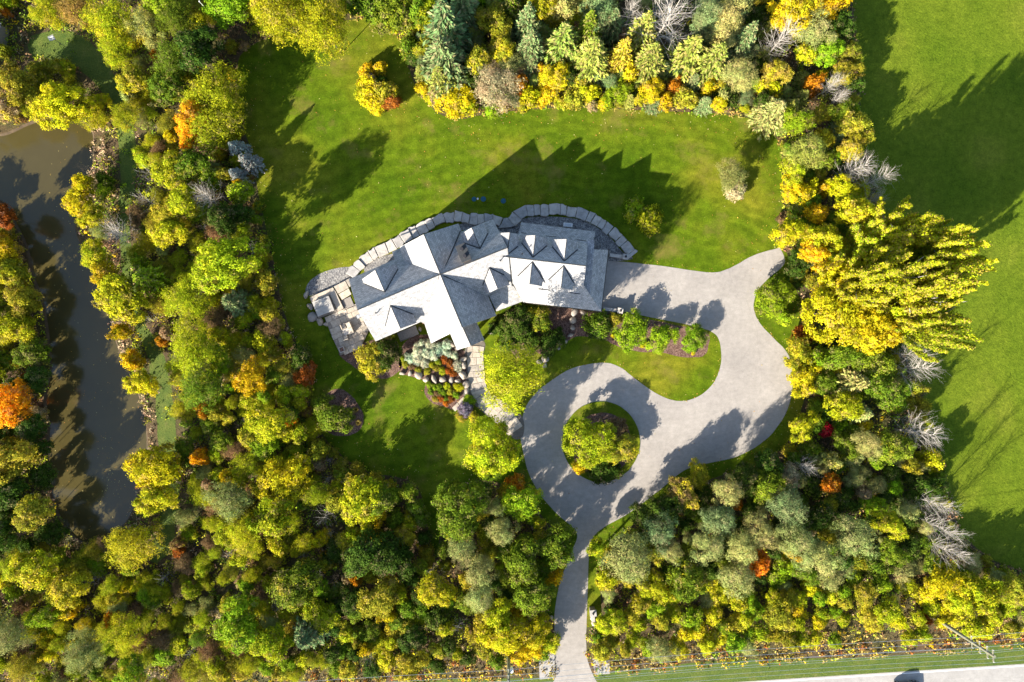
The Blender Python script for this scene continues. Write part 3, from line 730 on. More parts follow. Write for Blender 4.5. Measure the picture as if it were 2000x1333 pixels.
while yv < 8.2:
    hh = rnd.choice((.9, 1.2, 1.1)); xu = -1.5+rnd.random()
    while xu < 8.5:
        ww = rnd.uniform(.9, 1.9); c = O+U*(xu+ww/2)+V_*(yv+hh/2)
        cx, cy = c.x/K/(1-.45/H)+1000, 666.5-c.y/K/(1-.45/H)
        if inpoly([cx], [cy], TERR)[0]:
            P = [O+U*(xu+.03)+V_*(yv+.03), O+U*(xu+ww-.03)+V_*(yv+.03), O+U*(xu+ww-.03)+V_*(yv+hh-.03), O+U*(xu+.03)+V_*(yv+hh-.03)]
            slab_stone([(q.x, q.y) for q in P], .42, .47+rnd.uniform(0, .015), M['paving'], 'paving_slab', lt, row, .015); row += 1
        xu += ww
    yv += hh
def px_furn(name, px, py, lab, cat, z, rzz=R(23), group=None): return empty(name, W(px, py, z).to_3d(), lab, cat, group, rzz)
e = px_furn('outdoor_sofa', 684, 641, 'beige outdoor sofa in the middle of the lower terrace', 'sofa', .48, R(-67))
box_obj('base', (0, 0, .2), (2.0, .85, .3), M['wood_deck'], e, 0, .03)
for q in (-.5, .5): box_obj('cushion', (q, .05, .42), (.92, .75, .16), M['cushion'], e, 0, .05)
box_obj('backrest', (0, .38, .6), (2.0, .16, .55), M['cushion'], e, 0, .04)
for q in (-1, 1): box_obj('armrest', (q*.95, 0, .48), (.14, .85, .3), M['wood_deck'], e, 0, .03)
for x, y, a_, lab in ((672,638,R(113),'beige outdoor armchair left of the low table on the terrace'), (676,660,R(200),'beige outdoor armchair at the lower corner of the terrace')):
    e = px_furn('armchair', x, y, lab, 'armchair', .48, a_, 'terrace armchairs')
    box_obj('base', (0, 0, .2), (.85, .85, .3), M['wood_deck'], e, 0, .03); box_obj('cushion', (0, .03, .42), (.68, .72, .16), M['cushion'], e, 0, .05)
    box_obj('backrest', (0, .36, .6), (.85, .15, .5), M['cushion'], e, 0, .04)
    for q in (-1, 1): box_obj('armrest', (q*.38, 0, .48), (.1, .8, .25), M['wood_deck'], e, 0, .02)
e = px_furn('coffee_table', 678, 648, 'low pale square table between the terrace seats', 'table', .48)
box_obj('tabletop', (0, 0, .42), (1.1, 1.1, .08), M['armour'], e, 0, .02)
for qx in (-1, 1):
    for qy in (-1, 1): box_obj('leg', (qx*.45, qy*.45, .19), (.07, .07, .38), M['dark_metal'], e)
e = px_furn('planter', 669, 683, 'pale square planter box on the lowest corner of the terrace', 'planter', .48)
box_obj('pot', (0, 0, .3), (.85, .85, .6), M['armour'], e, 0, .03, 1.1); box_obj('soil', (0, 0, .58), (.7, .7, .06), M['mulch'], e)
e = px_furn('barbecue', 706, 617, 'steel barbecue beside the west gable wall', 'barbecue', .48)
box_obj('cabinet', (0, 0, .4), (1.4, .6, .8), M['steel'], e, 0, .02); box_obj('lid', (0, 0, .95), (.9, .55, .3), M['steel'], e, 0, .08)
box_obj('handle', (0, -.32, .95), (.6, .05, .05), M['dark_metal'], e)

# ------------------------------------------------------------ front walk of stone slabs
walk = structure(sheet('walkway', smooth([(912,672),(946,668),(944,700),(946,740),(955,770),(985,785),(1020,815),(1022,850),(1005,858),(985,835),(955,815),(925,790),(905,772),(912,730),(908,700)], 5), .020, M['path_joint']))
PW = smooth([(930,676),(928,700),(930,724),(932,748),(938,768),(952,785),(972,802),(990,822),(1007,846)], 8, False)
seg2 = [at(*p) for p in PW]; L2 = [0]
for a, b in zip(seg2, seg2[1:]): L2.append(L2[-1]+(b-a).length)
s = 0; si = 0
while s < L2[-1]-.4:
    w = rnd.uniform(.85, 1.35); w = min(w, L2[-1]-s); half = 1.45 if s < 9 else 1.75
    p0, t0 = pt(s+.025, seg2, L2); p1, t1 = pt(s+w-.025, seg2, L2); n0 = Vector((-t0.y, t0.x, 0)); n1 = Vector((-t1.y, t1.x, 0))
    cuts = sorted([-half]+[rnd.uniform(-.6, .6)*half for _ in range(rnd.choice((0, 1, 1, 2)))]+[half])
    for c0, c1 in zip(cuts, cuts[1:]):
        if c1-c0 < .3: continue
        j = lambda: rnd.uniform(-.04, .04)
        slab_stone([tuple((p0+n0*(c0+.02)+t0*j())[:2]), tuple((p1+n1*(c0+.02))[:2]), tuple((p1+n1*(c1-.02))[:2]), tuple((p0+n0*(c1-.02)+t0*j())[:2])], .02, .09+rnd.uniform(0, .02), M['paving'], 'paving_slab', walk, si, .015); si += 1
    s += w
for q in ([(883,797),(893,787),(899,795),(889,804)], [(894,786),(905,775),(912,782),(900,794)]):
    P = [at(*p) for p in q]; slab_stone([tuple(p[:2]) for p in P], .01, .12, M['paving'], 'stepping_slab', walk, 5, .02)

# ------------------------------------------------------------ foliage builders
def leaf_mesh(name, cen, nrm, a, b, tone, hue, mat, col=None):
    n = len(cen); nrm = nrm/np.maximum(np.linalg.norm(nrm, axis=1, keepdims=True), 1e-6)
    r = rng.normal(size=(n, 3)); u = np.cross(nrm, r); u /= np.maximum(np.linalg.norm(u, axis=1, keepdims=True), 1e-6); v = np.cross(nrm, u)
    return quad_mesh(name, cen, u*a[:, None], v*b[:, None], tone, hue, mat, col)
def quad_mesh(name, cen, U, V, tone, hue, mat, col=None):
    n = len(cen); co = np.empty((n, 4, 3), np.float32)
    co[:, 0] = cen-U; co[:, 1] = cen-V; co[:, 2] = cen+U; co[:, 3] = cen+V
    me = bpy.data.meshes.new(name); me.vertices.add(n*4); me.vertices.foreach_set('co', co.ravel())
    me.loops.add(n*4); me.loops.foreach_set('vertex_index', np.arange(n*4, dtype=np.int32))
    me.polygons.add(n); me.polygons.foreach_set('loop_start', np.arange(0, n*4, 4, dtype=np.int32)); me.polygons.foreach_set('loop_total', np.full(n, 4, np.int32))
    me.update(calc_edges=True)
    if col is None:
        for k, d in (('tone', tone), ('hue', hue)):
            at_ = me.attributes.new(k, 'FLOAT', 'FACE'); at_.data.foreach_set('value', d.astype(np.float32))
    else:
        at_ = me.attributes.new('leafcol', 'FLOAT_COLOR', 'FACE'); at_.data.foreach_set('color', np.hstack([col, np.ones((n, 1))]).astype(np.float32).ravel())
    me.materials.append(mat); return me
def dirs(n): 
    v = rng.normal(size=(n, 3)); return v/np.linalg.norm(v, axis=1, keepdims=True)
def crown_blob(nclump, nleaf, leaf, cr=(.20, .34), shell=(.55, .80), soft=0.0, zlow=-.35, flatz=.8, thin=1.0, mat='leaf', rough_n=.75):
    g = math.pi*(3-math.sqrt(5)); C_ = []; Rr = []; ph = rng.random(4)*6.28
    for i in range(nclump):
        z = 1-(1-zlow)*(i+.5)/nclump; th = g*i+rng.normal()*.35; q = math.sqrt(max(0, 1-z*z))
        lob = 1+.20*math.sin(2*th+ph[0])+.15*math.sin(3*th+ph[1])+.12*math.sin(5*th+ph[2]+2*z)
        if rng.random() < .14 and i > 4: continue
        rho = min(.98, rng.uniform(*shell)*lob); C_.append((q*math.cos(th)*rho, q*math.sin(th)*rho, z*rho*.95)); Rr.append(rng.uniform(*cr))
    for i in range(nclump//4):
        d = dirs(1)[0]*rng.uniform(.1, .45); C_.append(tuple(d)); Rr.append(rng.uniform(*cr)*1.2)
    C_ = np.array(C_); Rr = np.array(Rr); m = len(C_)
    ns = nleaf//6; idx = rng.integers(0, m, ns*2); d = dirs(ns*2)
    out = C_[idx]/np.maximum(np.linalg.norm(C_[idx], axis=1, keepdims=True), .05)
    keep = (d*out).sum(1) > -.35; idx = idx[keep][:ns]; d = d[keep][:ns]; out = out[keep][:ns]; ns = len(idx)
    rad = Rr[idx]*(.45+.70*rng.random(ns)**.6+.45*(rng.random(ns) < .10)*rng.random(ns))*(1+soft*rng.normal(size=ns))
    sp_ = C_[idx]+d*rad[:, None]*np.array([1, 1, flatz]); sn = d*.8+out*.3+dirs(ns)*.45+np.array([0, 0, .2])
    st_ = rng.random(ns); ct = rng.random(m); sh = rng.random(ns)
    k6 = np.repeat(np.arange(ns), 6); n_ = len(k6)
    pos = sp_[k6]+rng.normal(size=(n_, 3))*leaf*1.15*np.array([1, 1, .8]); nr = sn[k6]+dirs(n_)*rough_n*.7
    tone = np.clip(.24*ct[idx][k6]+.42*st_[k6]+.34*rng.random(n_)+.02, 0, 1)
    hue = np.clip(.45*rng.random(m)[idx][k6]+.35*sh[k6]+.2*rng.random(n_), 0, 1)
    a = leaf*rng.uniform(.6, 1.3, n_); b = a*rng.uniform(.5, .8, n_)*thin
    return leaf_mesh('crown', pos, nr, a, b, tone, hue, M[mat])
def spruce_mesh(levels=15, mat='needle', wide=1.0, droop=.25, nper=34):
    cen = []; U = []; V = []; tone = []
    for L_ in range(levels):
        t_ = L_/(levels-1); z = t_**.9; rr = (1-t_)**.85*.97+.04; nb = int(7+5*(1-t_)); off = rng.random()*6.28
        for b_ in range(nb):
            th = off+6.283*b_/nb+rng.normal()*.12; ln = rr*rng.uniform(.78, 1.12); dr = np.array([math.cos(th), math.sin(th), 0]); sd = np.array([-dr[1], dr[0], 0])
            k = int(nper*(.45+.55*rr))
            f = rng.random(k)**.65; side = rng.choice([-1, 1], k)
            wid = (.26*ln*(1-f)**.7+.03)*rng.random(k)
            zz = z-droop*rr*(f**1.3)*.32+.03*rng.normal(size=k)*(.3+rr)+.05*(f > .85)*rr
            p = dr*(f*ln)[:, None]+sd*(side*wid)[:, None]; p[:, 2] = zz
            u = dr+sd*(side*.55)[:, None]+rng.normal(size=(k, 3))*.15; u /= np.linalg.norm(u, axis=1, keepdims=True)
            w_ = np.cross(u, np.array([0, 0, 1.0])+rng.normal(size=(k, 3))*.35)
            w_ /= np.linalg.norm(w_, axis=1, keepdims=True)
            cen.append(p); U.append(u*(.085*rng.uniform(.7, 1.3, k))[:, None]); V.append(w_*(.028*rng.uniform(.7, 1.3, k))[:, None])
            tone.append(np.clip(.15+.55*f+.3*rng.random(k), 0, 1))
    cen = np.vstack(cen); n = len(cen)
    return quad_mesh('crown', cen, np.vstack(U)*wide, np.vstack(V)*wide, np.concatenate(tone), rng.random(n), M[mat])
def poplar_mesh():
    C_ = []; Rr = []
    for i in range(38):
        th = i*2.4+rng.normal()*.3; t0 = rng.uniform(.0, .68); sp = rng.uniform(.5, 1.0); L_ = rng.uniform(.30, .50)
        for k in range(11):
            f = (k+1)/11; z = t0+L_*f; 
            if z > 1.03: break
            rad = sp*(f**.7)*(.35+.75*math.sin(min(1, (z+.12))*math.pi*.93)); C_.append((math.cos(th+.1*f)*rad, math.sin(th+.1*f)*rad, z)); Rr.append(rng.uniform(.07, .13)*(1.15-.6*f))
    for k in range(9): C_.append((rng.normal()*.08, rng.normal()*.08, .3+.085*k)); Rr.append(.16)
    C_ = np.array(C_); Rr = np.array(Rr); n = 42000; idx = rng.integers(0, len(C_), n); d = dirs(n)
    pos = C_[idx]+d*(Rr[idx]*(.25+.75*rng.random(n)**.6+.35*np.abs(rng.normal(size=n))*(rng.random(n) < .3)))[:, None]*np.array([1, 1, .32])
    a = .025*rng.uniform(.6, 1.3, n)
    me = leaf_mesh('crown', pos, d+dirs(n)*.8+np.array([0, 0, .2]), a, a*.75, np.clip(.15+.3*rng.random(len(C_))[idx]+.55*rng.random(n), 0, 1), rng.random(n), M['leaf'])
    co = np.empty(n*12, np.float32); me.vertices.foreach_get('co', co); co = co.reshape(-1, 4, 3); c = co.mean(1, keepdims=True)
    co = c+(co-c)*np.array([1, 1, .32]); me.vertices.foreach_set('co', co.astype(np.float32).ravel()); me.update()
    return me
def trunk_mesh(seed, mat='bark', limbs=7, spread=.5, r0=.022):
    r = random.Random(seed); bm = bmesh.new(); p = Vector((0, 0, -.01)); rr = r0; segs = 6
    pts = [p]
    for i in range(segs):
        q = p+Vector((r.uniform(-.012, .012), r.uniform(-.012, .012), .9/segs)); tube(bm, p, q, rr, rr*.82, 7, False); rr *= .82; p = q; pts.append(p)
    for i in range(limbs):
        k = r.randint(2, 5); s_ = pts[k]; th = i*2.4+r.uniform(-.3, .3); q = s_
        d = Vector((math.cos(th), math.sin(th), r.uniform(.6, 1.3))).normalized(); l_ = spread*r.uniform(.3, .55); w_ = r0*.42
        for j in range(3):
            e = q+d*l_/3; tube(bm, q, e, w_, w_*.7, 5, False); w_ *= .7; q = e; d = (d+Vector((r.uniform(-.2, .2), r.uniform(-.2, .2), .15))).normalized()
    me = bpy.data.meshes.new('trunk'); bm.to_mesh(me); bm.free(); me.materials.append(M[mat]); return me
def bare_mesh(seed, n1=20, upw=.75, mat='birch_bark', rad=.42, dens=1.0):
    """boughs and twigs of a leafless tree, unit height"""
    r = random.Random(seed); bm = bmesh.new()
    p = Vector((0, 0, .12)); w_ = .0085
    leader = [p]
    for i in range(8):
        q = p+Vector((r.uniform(-.015, .015), r.uniform(-.015, .015), .105)); tube(bm, p, q, w_, w_*.86, 5, False); w_ *= .84; p = q; leader.append(p)
    def grow(s_, d, ln, w_, lvl):
        q = s_; steps = 3 if lvl < 2 else 2
        for j in range(steps):
            d = (d+Vector((r.uniform(-.16, .16), r.uniform(-.16, .16), r.uniform(-.02, .16)))).normalized(); e = q+d*ln/steps
            tube(bm, q, e, w_, w_*.72, 3, False); w_ *= .72
            if lvl < 3:
                for _ in range(2 if lvl > 0 else 3):
                    if r.random() < .85*dens:
                        side = Vector((r.gauss(0, 1), r.gauss(0, 1), r.gauss(0, .5))).normalized(); grow(q.lerp(e, r.random()), (d*1.0+side*.75).normalized(), ln*r.uniform(.38, .6), w_*.62, lvl+1)
            q = e
    for i in range(n1):
        t_ = .15+.85*(i/n1); k = min(7, int(t_*8)); s_ = leader[k].lerp(leader[k+1], (t_*8) % 1); th = i*2.4+r.uniform(-.4, .4)
        d = Vector((math.cos(th), math.sin(th), upw+t_*.6)).normalized(); grow(s_, d, rad*(1.05-.6*t_)*r.uniform(.8, 1.15), .0036, 1)
    me = bpy.data.meshes.new('branches'); bm.to_mesh(me); bm.free(); me.materials.append(M[mat]); return me
print('protos')
BL = [crown_blob(130, 18000, .034, (.10, .19), (.62, .95), .08) for _ in range(3)]         # large trees
BM_ = [crown_blob(66, 11000, .046, (.13, .25), (.55, .92), .10) for _ in range(5)]          # mid trees
BS = [crown_blob(34, 4600, .078, (.17, .34), (.5, .85), .10) for _ in range(4)]           # small trees, shrubs
BT = [crown_blob(16, 2200, .11, (.2, .45), (.4, .85)) for _ in range(3)]              # small garden shrubs
WL = [crown_blob(70, 14000, .036, (.16, .30), (.45, .92), .24, -.4, .9, .55, rough_n=1.2) for _ in range(3)]   # soft airy willow
PN = [crown_blob(34, 11000, .042, (.20, .34), (.5, .8), .05, -.4, .9, .35, mat='needle', rough_n=.9) for _ in range(3)]
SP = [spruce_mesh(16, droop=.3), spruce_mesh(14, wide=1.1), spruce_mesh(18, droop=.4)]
PO = [poplar_mesh() for _ in range(3)]
BR = [bare_mesh(5, 34), bare_mesh(6, 38, .55), bare_mesh(9, 32, .9)]
TW = [bare_mesh(12, 14, .5, 'bark', .5, .8), bare_mesh(14, 16, .6, 'pale_bark', .5, .9), bare_mesh(15, 16, .5, 'pale_bark', .5, .8)]
TR = [trunk_mesh(i) for i in range(3)]; TP = trunk_mesh(8, 'pale_bark', 12, .55, .014); TB = trunk_mesh(9, 'birch_bark', 2, .3, .012)
def tuft_mesh():
    n = 260; th = rng.random(n)*6.28; d = np.stack([np.cos(th), np.sin(th), rng.uniform(.4, 1.6, n)], 1); d /= np.linalg.norm(d, axis=1, keepdims=True)
    ln = rng.uniform(.6, 1.0, n); c = d*(ln*.5)[:, None]; w_ = np.cross(d, [0, 0, 1.0]); w_ /= np.linalg.norm(w_, axis=1, keepdims=True)
    return quad_mesh('blades', c, d*(ln*.5)[:, None], w_*.03, rng.random(n), rng.random(n), M['leaf'])
TU = tuft_mesh()

COL = dict(lime=(.300,.335,.010), bright=(.185,.290,.010), yellow=(.450,.400,.008), gold=(.520,.370,.008), orange=(.42,.15,.008), mid=(.125,.190,.012),
  dark=(.050,.092,.010), blue=(.120,.180,.070), silver=(.26,.31,.31), pale=(.250,.275,.085), olive=(.260,.250,.020), brown=(.19,.115,.055), tan=(.33,.24,.14),
  red=(.42,.010,.035), mint=(.42,.50,.38), rust=(.27,.085,.012), fir=(.190,.235,.040), pink=(.42,.35,.21), amber=(.60,.30,.008), purple=(.22,.19,.27), straw=(.30,.22,.055))
CW = dict(lime='lime green', bright='bright green', yellow='yellow', gold='golden', orange='orange', mid='mid green', dark='dark green', blue='blue-green', silver='silvery blue',
  pale='pale grey-green', olive='olive', brown='brown', tan='tan', red='crimson', mint='pale mint', rust='rust red', fir='light green', pink='dusty pink', amber='amber', purple='purple', straw='straw coloured')
LM = [((20,60),"by the grey shed"),((118,160),"above the top end of the pond"),((215,60),"around the birdhouse clearing"),((345,60),"left of the white flagpole"),((300,180),"right of the grassy track top"),
 ((300,330),"right of the grassy track"),((430,230),"at the back lawn's upper left edge"),((200,400),"between pond and grassy track"),((440,60),"near the white flagpole"),((600,30),"at the top of the back lawn"),
 ((780,40),"at the upper tip of the lawn"),((740,170),"in the lawn shrub bed"),((880,90),"in the spruce stand left of the wood"),((1010,60),"in the top wood's left"),((980,180),"at the top wood's left lawn edge"),
 ((1160,50),"in the top wood's middle"),((1150,170),"at the top wood's middle lawn edge"),((1320,60),"round the largest bare tree"),((1340,170),"at the top wood's right lawn edge"),((1480,70),"in the top wood's right"),
 ((1490,190),"at the lawn's upper right corner"),((1610,40),"at the field edge, top"),((1630,170),"at the upper field edge"),((1580,290),"right of the lawn, upper part"),((1680,300),"at the field edge by bare trees"),
 ((1560,400),"right of the lawn, lower part"),((1450,400),"on the back lawn"),((1700,500),"in the tall poplar clump"),((1600,600),"right of the drive bend"),((1580,740),"right of the drive, lower bend"),((1680,760),"between drive bend and field"),
 ((1790,740),"at the field edge, below the poplars"),((1560,850),"below the drive bend"),((1680,880),"by the crimson bush"),((1800,900),"at the field edge, lower part"),((1500,960),"in the lower right wood's top"),((1350,960),"along the lower side of the drive"),
 ((1230,1060),"right of the drive fork"),((1380,1070),"in the lower right wood's left"),((1540,1060),"in the lower right wood's middle"),((1680,1040),"in the lower right wood's right"),((1820,1040),"at the field edge, lowest part"),((1240,1180),"above the gate pillar"),
 ((1420,1180),"in the roadside wood, left part"),((1600,1180),"in the roadside wood, middle"),((1780,1150),"in the roadside wood, right part"),((1930,1180),"by the right utility pole"),((1174,863),"in the driveway island"),((1010,740),"beside the front walk"),
 ((1020,630),"before the front porch"),((1280,660),"in the mulch bed along the drive"),((735,700),"at the house corner by the terrace"),((840,700),"in the rock garden"),((860,770),"in the lower rock bed"),((650,810),"in the round bed of the lower lawn"),
 ((900,1000),"left of the drive fork"),((1030,1070),"left of the upper entrance drive"),((1020,1230),"left of the drive mouth"),((880,1160),"below the lawn's right part"),((740,1010),"at the lower tip of the lawn"),((740,1160),"below the lawn's middle"),
 ((580,940),"left of the lower lawn"),((600,1100),"in the lower wood, middle left"),((600,1250),"above the bottom middle wires"),((800,1270),"above the wires left of the drive"),((440,1220),"in the bottom wood, left of centre"),((440,1060),"in the lower left wood's centre"),
 ((480,880),"in the left wood, lower part"),((380,780),"between lower track and lawn"),((480,700),"in the left wood beside the terrace"),((380,620),"in the left wood, middle"),((450,510),"in the left wood beside the house"),((400,400),"in the left wood, upper part"),
 ((570,760),"left of the round lawn bed"),((220,550),"right of the middle pond"),((270,720),"right of the lower pond"),((300,930),"right of the pond's lower end"),((240,1080),"below the pond"),((90,1110),"below left of the pond"),
 ((60,950),"left of the lower pond"),((30,780),"left of the middle pond"),((30,600),"left of the upper middle pond"),((15,430),"left of the upper pond"),((100,1250),"in the bottom left corner"),((260,1250),"in the bottom wood, left part")]
LMA = np.array([l[0] for l in LM], float)
tree_items = []
def in_frame(x, y): return -25 < x < 2025 and -25 < y < 1358
KINDS_ = {'B': ('broadleaf_tree', 'broadleaf tree', 'tree', 'broadleaf trees round the house and in the woods'), 'W': ('willow_tree', 'feathery tree', 'tree', 'feathery loose crowned trees'),
  'P': ('pine_tree', 'soft pine', 'tree', 'pines in the woods'), 'S': ('spruce_tree', 'spruce', 'tree', 'spruces round the lawn'), 'T': ('poplar_tree', 'tall poplar', 'tree', 'tall poplars at the field edge'),
  'D': ('bare_tree', 'bare tree', 'tree', 'leafless pale trees'), 'U': ('shrub', 'bush', 'bush', 'bushes and shrubs'), 'G': ('grass_clump', 'grass clump', 'ornamental grass', 'ornamental grasses'), 'X': ('bare_shrub', 'twiggy bare shrub', 'bush', 'twiggy bare shrubs')}
def plant(x, y, r, h, kind, col, mixv=.3, label=None):
    """x, y: where the middle of the crown shows; r: its radius in photograph pixels; h: height in metres"""
    rr = r*K*(1-.55*h/H); nm, word, cat, grp = KINDS_[kind]
    if kind == 'B': nm = 'sapling' if r < 17.5 else 'small_tree' if r < 25 else ('autumn_tree' if col in ('yellow','gold','orange','lime') else nm)
    zc = {'T': .72, 'S': .5, 'D': .68, 'U': .55, 'G': .3, 'X': .6}.get(kind, .62)*h
    base = at(x, y, zc); base.z = 0
    rz_ = rnd.random()*6.283
    e = bpy.data.objects.new(nm, None); C.objects.link(e); e.location = base; e.empty_display_size = .5
    tag(e, None, cat, grp)
    c = COL[col]; jit = rnd.uniform(.80, 1.22); hj = rnd.uniform(-.12, .14)
    colr = (c[0]*jit*(1+hj), c[1]*jit, c[2]*jit, mixv)
    def child(name, me, sc, z=0):
        o = bpy.data.objects.new(name, me); C.objects.link(o); o.parent = e; o.location = (0, 0, z); o.scale = sc; o.rotation_euler = (0, 0, rz_); o.color = colr; return o
    if kind in 'BW':
        big_ = rr > 4.2
        me = rnd.choice(WL) if kind == 'W' else (rnd.choice(BL) if big_ else (rnd.choice(BM_) if rr > 2.0 else rnd.choice(BS)))
        vz = min(.44*h, max(rr*.95, .34*h)); child('crown', me, (rr*rnd.uniform(1.0, 1.2), rr*rnd.uniform(.88, 1.1), vz), h-vz*.93)
        child('trunk', rnd.choice(TR), (rr*1.1, rr*1.1, h*.85))
    elif kind == 'P':
        vz = min(.46*h, max(rr*1.1, .38*h)); child('crown', rnd.choice(PN), (rr*1.05, rr*1.05, vz), h-vz*.93); child('trunk', rnd.choice(TR), (rr, rr, h*.85))
    elif kind == 'S':
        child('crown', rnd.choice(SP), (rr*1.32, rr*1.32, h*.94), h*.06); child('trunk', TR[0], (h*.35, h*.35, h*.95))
    elif kind == 'T':
        cr_ = child('crown', rnd.choice(PO), (rr*1.2, rr*1.2, h*.74), h*.24); cr_.rotation_euler = (rnd.uniform(-.10, .10), rnd.uniform(-.10, .10), rz_); child('trunk', TP, (h*.7, h*.7, h*.85))
    elif kind == 'D':
        child('branches', rnd.choice(BR), (rr*2.9, rr*2.9, h), 0); child('trunk', TB, (h*.6, h*.6, h*.75))
    elif kind == 'X':
        child('branches', rnd.choice(TW), (rr*2.3, rr*2.3, h), -.1)
    elif kind == 'U':
        bpy.data.objects.remove(e); me = rnd.choice(BT) if rr < .62 else (rnd.choice(BS) if rr < 2.4 else rnd.choice(BM_))
        e = bpy.data.objects.new(nm, me); C.objects.link(e); e.location = base+Vector((0, 0, h*.40)); e.scale = (rr*1.05, rr*1.05*rnd.uniform(.85, 1.15), h*.56); e.rotation_euler = (0, 0, rz_); e.color = colr; tag(e, None, cat, grp)
    elif kind == 'G':
        bpy.data.objects.remove(e); e = bpy.data.objects.new(nm, TU); C.objects.link(e); e.location = base; e.scale = (rr, rr, h); e.color = colr; e.rotation_euler = (0, 0, rz_); tag(e, None, cat, grp)
    if label: tree_items.append((e, x, y, label))
    else:
        i = int(np.argmin(((LMA-[x, y])**2).sum(1)))
        sz = 'small' if rr < (1.3 if kind == 'U' else 2.6) else ('large' if rr > 4.0 else '')
        if not in_frame(x, y): lab = f'{CW[col]} {word} outside the picture {LM[i][1]}'
        elif kind in 'DX': lab = f'{sz} pale {word} {LM[i][1]}' if kind == 'D' else f'{sz} brown {word} {LM[i][1]}'
        else: lab = f'{sz} {CW[col]} {word} {LM[i][1]}'
        lab = ' '.join(lab.split()); tree_items.append((e, x, y, lab))
    PLACED.append((x, y, r)); return e
PLACED = []

